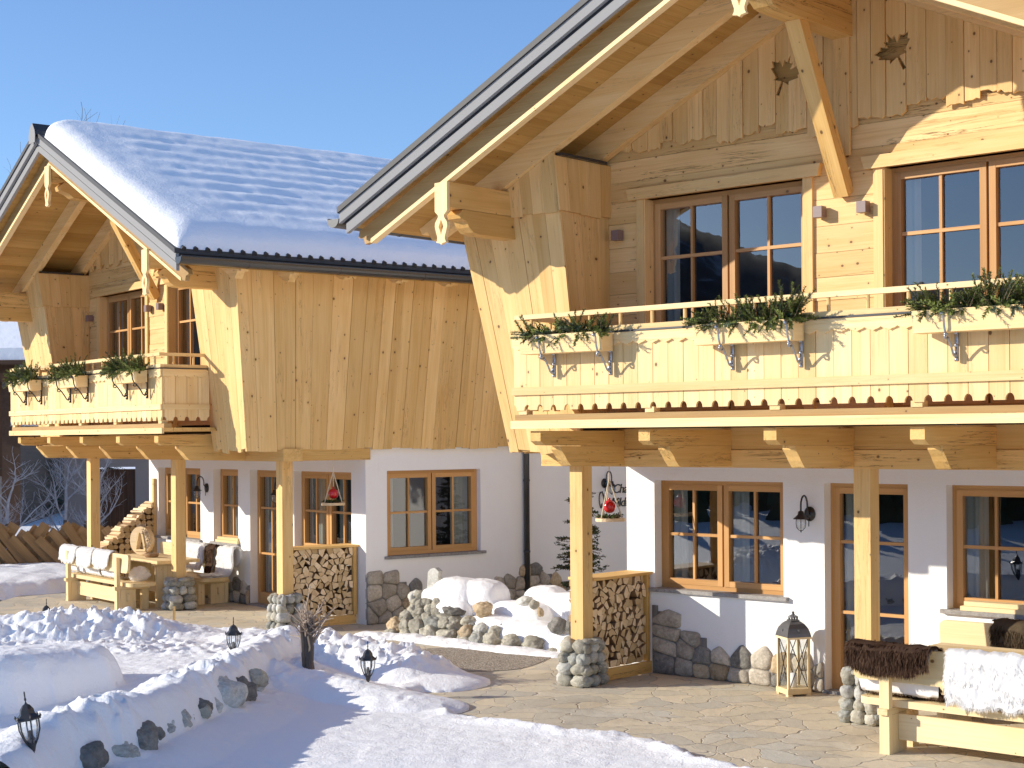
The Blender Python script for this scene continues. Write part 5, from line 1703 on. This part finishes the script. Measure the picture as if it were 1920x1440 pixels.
def garden_snow(X, Y):
    h = np.full(X.shape, -.2)
    def blob(cx, cy, a, b, ang, zb, hz, p=2.4):
        c, s = math.cos(ang), math.sin(ang)
        u = ((X-cx)*c+(Y-cy)*s)/a; v = (-(X-cx)*s+(Y-cy)*c)/b
        r = (np.abs(u)**p+np.abs(v)**p)
        return np.where(r < 1, zb+hz*np.clip(1-r, 0, 1)**.42, -.3)
    L = [(-.74, 21.22, .42, .34, -.75, .46, .31), (-1.02, 21.35, .28, .24, -.75, .46, .15), (-.42, 21.05, .38, .30, -.75, .44, .31, 3.2), (-.55, 21.5, .5, .4, -.75, .3, .3),
         (.08, 20.58, .50, .24, -.75, .24, .26, 4.0), (.45, 20.85, .36, .30, -.75, .36, .33), (.75, 20.55, .36, .30, -.75, .34, .28), (.95, 20.9, .5, .45, -.75, .3, .3),
         (-.22, 20.42, .60, .28, -.75, .14, .19), (.12, 20.16, .66, .32, -.75, .12, .20), (.55, 19.75, .50, .34, -.75, .05, .22), (.75, 19.55, .36, .34, -.75, .0, .22),
         (-.80, 20.95, .34, .22, -.75, .34, .14)]
    for q in L: h = np.maximum(h, blob(*q))
    # thin strip along the toe
    d, H, S = seg_dist(X+.12*(fbm(X*3, Y*3, 3, 3)-.5), Y+.12*(fbm(X*3, Y*3, 3, 4)-.5), [(-2.0, 20.95, .08), (-1.35, 20.62, .09), (-.85, 20.05, .09), (-.35, 19.62, .08), (.1, 19.25, .08), (.55, 18.98, .07), (.80, 18.95, .05)])
    h = np.maximum(h, H*profile(d, .24, 2.0)+.02*(billow(X*9, Y*9, 2, 5)-.5)*(d < .24)-.02)
    h = h + .06*(fbm(X*4.2, Y*4.2, 3, 6)-.5)*(h > 0) + .012*(fbm(X*14, Y*14, 2, 7)-.5)
    return h
xs = np.arange(-2.4, 1.7, .02); ys = np.arange(18.5, 22.3, .02)
X, Y = np.meshgrid(xs, ys); Z = garden_snow(X, Y)
grid_mesh('snow_cap', X, Y, Z, SNOW, 'structure', keep=Z > -.02)

# ------------------------------------------------------------------ plants
rng = random.Random(91)
root = empty('fir_tree', Matrix.Translation((1.0, 22.6, 0)), 'small dark fir tree growing against the white wall below the lettering', 'fir tree')
mb = MB(); mb.tube([(0, 0, 0), (.01, 0, 1.2), (0, .01, 2.12)], [.035, .022, .005], 7); mb.build('trunk', TREEBARK, root)
fb = MB(); z = .35
while z < 2.1:
    L = .46*(1-z/2.35)+.05
    for k in range(6):
        a = rng.uniform(0, 6.28)
        d = Vector((math.cos(a), math.sin(a), rng.uniform(-.2, .5)))
        l = L*rng.uniform(.45, 1.3)
        sprig(fb, (0, 0, z), d, l, rng, 0, .05, .014, 1, .7)
        for q in range(int(l/.06)):
            t = .3+.7*rng.random(); sd = rng.choice((-1, 1))
            p = Vector((0, 0, z))+d*(l*t); e = Vector((math.cos(a+sd*.8), math.sin(a+sd*.8), rng.uniform(-.1, .15)))
            sprig(fb, p, e, l*.42*(1.15-t)+.05, rng, 0, .046, .014, 1, .8)
    z += rng.uniform(.06, .11)
fb.build('crown', [NEEDLE_DARK, STEM], root)

root = empty('tree_stump', Matrix.Translation((-2.24, 16.86, .17)) @ Matrix.Scale(1.0, 4), 'slim weathered stump with bare twigs sprouting from its top', 'stump')
mb = MB()
mb.tube([(.02, 0, -.1), (.0, 0, .12), (-.03, .01, .32), (-.01, 0, .50)], [.062, .052, .055, .03], 9); mb.tube([(.02, -.03, -.05), (.04, -.04, .25), (.01, -.03, .42), (.05, -.02, .56)], [.035, .03, .034, .015], 7); mb.tube([(-.04, -.03, .0), (-.055, -.03, .3), (-.08, -.02, .52)], [.022, .026, .012], 6)
mb.build('trunk', TREEBARK, root)
mb = MB()
for k in range(64):
    a = rng.uniform(0, 6.28); l = rng.uniform(.18, .42); tilt = rng.uniform(.2, .95)
    p = Vector((rng.uniform(-.04, .08), rng.uniform(-.04, .04), rng.uniform(.28, .52)))
    d = Vector((math.cos(a)*tilt, math.sin(a)*tilt, rng.uniform(.15, 1)))
    q = p+d*l*.5+Vector((rng.uniform(-.03, .03), 0, .02)); e = p+d*l
    mb.tube([p, q, e], [.011, .008, .004], 4)
    mb.tube([q, q+Vector((rng.uniform(-.08, .08), rng.uniform(-.06, .06), rng.uniform(.02, .1)))], [.005, .002], 4)
mb.build('twigs', TWIG_PALE, root)
mb = MB(); mb.box(-.016, .016, -.01, .01, -.1, .36); o = mb.build('garden_stake', W_PALE, None, Matrix.Translation((-4.72, 21.5, 0)))
tag(o, 'short pale wooden stake at the edge of the snow before the stone pier', 'stake')

FROST = simple('frosted_twig', (.42, .43, .47), .8, nscale=9, var=.6)
def bare_tree(loc, H, label, seed, group=None, spread=.55, levels=5, r0=.16, snow=False):
    rng = random.Random(seed)
    root = empty('bare_tree', Matrix.Translation(loc), label, 'tree', group)
    tb = MB(); cb = MB()
    def grow(p, d, L, r, lv):
        n = 3; pts = [p]; rr = [r]
        for i in range(n):
            d = (d+Vector((rng.gauss(0, .16), rng.gauss(0, .16), rng.gauss(0.06, .10)))).normalized()
            p = p+d*(L/n); pts.append(p); rr.append(r*(1-.42*(i+1)/n))
        (tb if lv == levels else cb).tube(pts, rr, 6 if lv > 2 else 4, tint=1)
        if lv == 0: return
        for k in range(rng.randint(2, 4)):
            i = rng.randint(1, n); q = pts[i]
            a = rng.uniform(0, 6.28)
            e = (d+Vector((math.cos(a)*spread*1.5, math.sin(a)*spread*1.5, rng.uniform(-.2, .5)))).normalized()
            grow(q, e, L*rng.uniform(.55, .78), rr[i]*.62, lv-1)
        grow(p, d, L*.72, rr[-1], lv-1)
    grow(Vector((0, 0, 0)), Vector((0, 0, 1)), H*.32, r0, levels)
    tb.build('trunk', TREEBARK, root); cb.build('crown', FROST if snow else TREEBARK, root)
    return root
bare_tree((-17.9, 55, 0), 14.8, 'bare winter tree rising behind the outer eave of the snowy roof', 3, levels=5, r0=.22)
bare_tree((-13.6, 60, 2.5), 14.2, 'bare treetop peeping over the snowy ridge', 5, levels=5, r0=.2)
for i, (x, y) in enumerate(((-11.0, 33.6), (-10.0, 34.2), (-9.4, 33.8))):
    bare_tree((x, y, 0), 2.9, ['frosted bush beside the barn corner', 'frosted bush in front of the dark shed post', 'frosted bush beside the shed door'][i], 20+i, spread=.8, levels=5, r0=.07, snow=True)

def conifer(loc, H, label, seed):
    rng = random.Random(seed)
    root = empty('conifer', Matrix.Translation(loc), label, 'tree')
    mb = MB(); mb.tube([(0, 0, 0), (0, 0, H*.95)], [H*.018, .01], 7); mb.build('trunk', TREEBARK, root)
    fb = MB(); z = H*.10
    while z < H*.98:
        L = H*.20*(1-z/H)+.06
        for k in range(9):
            a = rng.uniform(0, 6.28); l = L*rng.uniform(.6, 1.15); dz = rng.uniform(-.35, .05)
            p0 = Vector((0, 0, z)); p1 = p0+Vector((math.cos(a)*l, math.sin(a)*l, l*dz)); s_ = Vector((-math.sin(a), math.cos(a), 0))
            for q in range(9):
                t = (q+.5)/9; c = p0.lerp(p1, t); w = l*.30*(1.1-t)
                fb.add([c, c+s_*w+(p1-p0)*.16+Vector((0, 0, -.12*w)), c+(p1-p0)*.10, c-s_*w+(p1-p0)*.16+Vector((0, 0, -.12*w))], [(0, 1, 2), (0, 2, 3)], None, rng.uniform(.0, .5))
        z += H*.022
    fb.build('crown', NEEDLE_BLUE, root)
conifer((-15.2, 50, 0), 6.6, 'dark conifer standing just below the neighbouring snowy roof', 1)
conifer((-13.6, 52, 0), 5.2, 'shorter dark conifer behind the frosted bushes', 2)

# ------------------------------------------------------------------ woven fence
root = empty('woven_fence', Matrix.Translation((-10.3, 29.6, 0)) @ RZ(rad(16)), 'woven slab-wood fence with slanting brown boards behind the sunny bench', 'fence')
mb = MB()
rng = random.Random(14)
for i in range(34):
    x = -1.2+i*.185
    y = .05*(i % 2)
    mb.bar((x, y, .02+rng.uniform(-.05, .05)), (x+.66*rng.uniform(.95, 1.05), y, 1.0+rng.uniform(-.10, .16)), .022, .21, side=(0, 1, 0))
for i in range(24):
    x = -.6+i*.25
    mb.bar((x+.70, -.06-.04*(i % 2), .05+rng.uniform(-.08, .05)), (x, -.06-.04*(i % 2), .80+rng.uniform(-.15, .30)), .025, .17, side=(0, 1, 0))
mb.build('fence_boards', W_FENCE, root)
for x in (-.5, 1.3, 3.1, 4.7):
    mb = MB(); mb.tube([(x, .12, -.1), (x, .12, 1.05)], .05, 8); mb.build('fence_post', W_FENCE, root)
# snow lying along the fence
xs = np.arange(-12.5, -6.6, .05); ys = np.arange(26.0, 31.5, .05)
X, Y = np.meshgrid(xs, ys)
sd = poly_sd(X+.3*(fbm(X*2, Y*2, 3, 2)-.5), Y+.3*(fbm(X*2, Y*2, 3, 3)-.5), [(-8.9, 26.3), (-7.95, 27.2), (-7.75, 28.2), (-7.3, 31.5), (-12.5, 31.5), (-12.5, 25.5)])
Z = -.04+ss(sd, -.05, .35)*(.26+.10*(fbm(X*1.6, Y*1.6, 3, 4)-.5))+.10*ss(sd, .3, 1.4)+.03*(fbm(X*5, Y*5, 3, 8)-.5)
grid_mesh('snow_bank', X, Y, Z, SNOW, 'structure', keep=Z > -.03)

# ------------------------------------------------------------------ background buildings
root = empty('shed', Matrix.Translation((-10.45, 36, 0)) @ RZ(rad(2)), 'grey shed in deep shade with two dark doors behind the woven fence', 'shed')
mb = MB(); wall_with_openings(mb, 0, 6, 0, 2.9, [(.55, 1.65, -.0, 2.05), (2.35, 3.2, 0, 2.0)], 0, .25, lambda a, d, z: (a, d, z)); mb.build('wall', DARK_WALL, root)
for a, b in ((.55, 1.65), (2.35, 3.2)):
    mb = MB(); k = a
    while k < b-.01:
        mb.box(k, min(k+.1, b)-.006, .14, .17, 0, 2.0); k += .1
    mb.build('door', W_DARK, root)
mb = MB(); mb.box(-.9, 6.2, -.8, 4, 2.9, 3.0, tint=1); mb.box(-.85, .15, -.75, -.5, 2.62, 2.89, tint=1); mb.build('roof', W_DARK, root)
mb = MB(); mb.box(-1, 6.3, -.8, 4, 3.01, 3.18, tint=1); mb.build('roof_snow', SNOW_ROOF, root)
root = empty('barn', Matrix.Translation((-11.22, 34, 0)) @ RZ(rad(24)), 'dark timber barn wall cut by the photo edge, stone below', 'barn')
mb = MB(); k = 0
while k > -6:
    mb.box(k-.2, k-.004, 0, .05, 1.9, 3.95); k -= .2
k = 0
while k < 5:
    mb.box(-.05, 0, .051+k, .051+k+.196, 1.9, 3.95); k += .2
mb.build('timber_wall', W_DARK, root)
mb = MB(); mb.box(-6, -.02, .02, 5, -.1, 1.9, tint=.8); mb.build('stone_base', PLINTH, root)
mb = MB(); mb.prism([(-6.5, 3.96), (.35, 3.96), (-3.2, 5.5)], (0, -.5, 0), (1, 0, 0), (0, 0, 1), (0, 1, 0), 6, tint=1); mb.build('roof', W_DARK, root)
root = empty('house', Matrix.Translation((-19.5, 46, 0)), 'neighbouring house with a snow-covered roof, glimpsed beside the far balcony', 'house')
mb = MB(); mb.box(-2, 4.6, .8, 8, 0, 5.0, tint=1); mb.build('wall', W_DARK, root)
mb = MB(); mb.hexa([(x, y, z+dz) for dz in (0, .12) for (y, z) in ((0, 4.95), (6, 7.5)) for x in (-3, 5.1)], 0, 1); mb.build('roof', W_DARK, root)
mb = MB(); mb.hexa([(x, y, z+dz) for dz in (.13, .50) for (y, z) in ((0.05, 4.95), (6, 7.5)) for x in (-3, 5.1)], 0, 1); mb.build('roof_snow', SNOW_ROOF, root)

# ------------------------------------------------------------------ distant forest slopes (seen in the window panes)
az = np.linspace(rad(100), rad(262), 420); rr = np.linspace(0, 1, 26)
A_, R_ = np.meshgrid(az, rr)
ad = np.degrees(A_)
el = 5.9 + 3.4*np.exp(-((ad-189.5)/6.5)**2) + 1.2*(fbm(A_*6, A_*0+2, 3, 8)-.5) + .22*(vnoise(A_*420, A_*0+1, 5)-.5)
ridge = 420*np.tan(np.radians(el))
dist = 290+R_*330
X = dist*np.cos(A_); Y = dist*np.sin(A_)+10
jag = 1.6*(vnoise(A_*300, R_*40, 6)-.3)*(R_ > .05)
Z = -4+ridge*np.sin(np.clip(R_*1.25, 0, 1)*PI/2)*1.0*(dist/420)+jag
grid_mesh('mountain', X, Y, Z, FOREST, 'structure')
mb = MB(); rng = random.Random(3)
for k in range(620):
    a = rad(rng.uniform(140, 232)); d = rng.uniform(23, 56)
    x, y = d*math.cos(a)-1, d*math.sin(a)+15
    h = rng.uniform(2.6, 6.2)
    if rng.random() < .35: h *= .6
    h = min(h, (d-8)*.29)
    n = 7
    for q in range(4):
        z0 = h*(-.02+.22*q); r = h*.17*(1-.21*q)
        vs = [(x+r*math.cos(2*PI*i/n)*rng.uniform(.75, 1.1), y+r*math.sin(2*PI*i/n)*rng.uniform(.75, 1.1), z0+rng.uniform(-.2, .2)) for i in range(n)]+[(x, y, z0+h*.34)]
        mb.add(vs, [(i, (i+1) % n, n) for i in range(n)], None, rng.uniform(.1, .5))
mb.build('conifer_forest', NEEDLE_BLUE, kind='stuff')

# ------------------------------------------------------------------ light
sun_az = rad(183.5)          # direction towards the sun, world angle from +X
sun_el = rad(19.3)
to_sun = Vector((math.cos(sun_az)*math.cos(sun_el), math.sin(sun_az)*math.cos(sun_el), math.sin(sun_el)))
ld = bpy.data.lights.new('sun', 'SUN'); ld.energy = 5.0; ld.angle = rad(.5); ld.color = (1.24, 1.14, .97)
lo = bpy.data.objects.new('sun', ld); COL.objects.link(lo)
lo.rotation_euler = to_sun.to_track_quat('Z', 'Y').to_euler()
lo.location = (-20, 10, 20)
wd = bpy.data.worlds.new('World'); sc.world = wd; wd.use_nodes = True
nt = wd.node_tree; nt.nodes.clear()
wo = nt.nodes.new('ShaderNodeOutputWorld'); bg = nt.nodes.new('ShaderNodeBackground'); sk = nt.nodes.new('ShaderNodeTexSky')
sk.sky_type = 'NISHITA'; sk.sun_disc = False; sk.sun_elevation = sun_el
sk.sun_rotation = rad(90)-sun_az
sk.altitude = 900; sk.air_density = 1.0; sk.dust_density = .3; sk.ozone_density = 4.0
bg.inputs[1].default_value = .15
mx = nt.nodes.new('ShaderNodeMix'); mx.data_type = 'RGBA'; mx.blend_type = 'MULTIPLY'; mx.inputs[0].default_value = 1.0
mx.inputs[7].default_value = (1.15, 1.22, 1.38, 1)
nt.links.new(sk.outputs[0], mx.inputs[6]); nt.links.new(mx.outputs[2], bg.inputs[0]); nt.links.new(bg.outputs[0], wo.inputs[0])

# ------------------------------------------------------------------ render settings
sc.view_settings.view_transform = 'Standard'
sc.view_settings.look = 'None'
sc.view_settings.exposure = 0
sc.view_settings.gamma = 1.1
sc.render.engine = 'CYCLES'
sc.cycles.use_denoising = True
sc.cycles.max_bounces = 8
sc.cycles.diffuse_bounces = 4
sc.cycles.transparent_max_bounces = 16
sc.cycles.caustics_reflective = False
sc.cycles.caustics_refractive = False
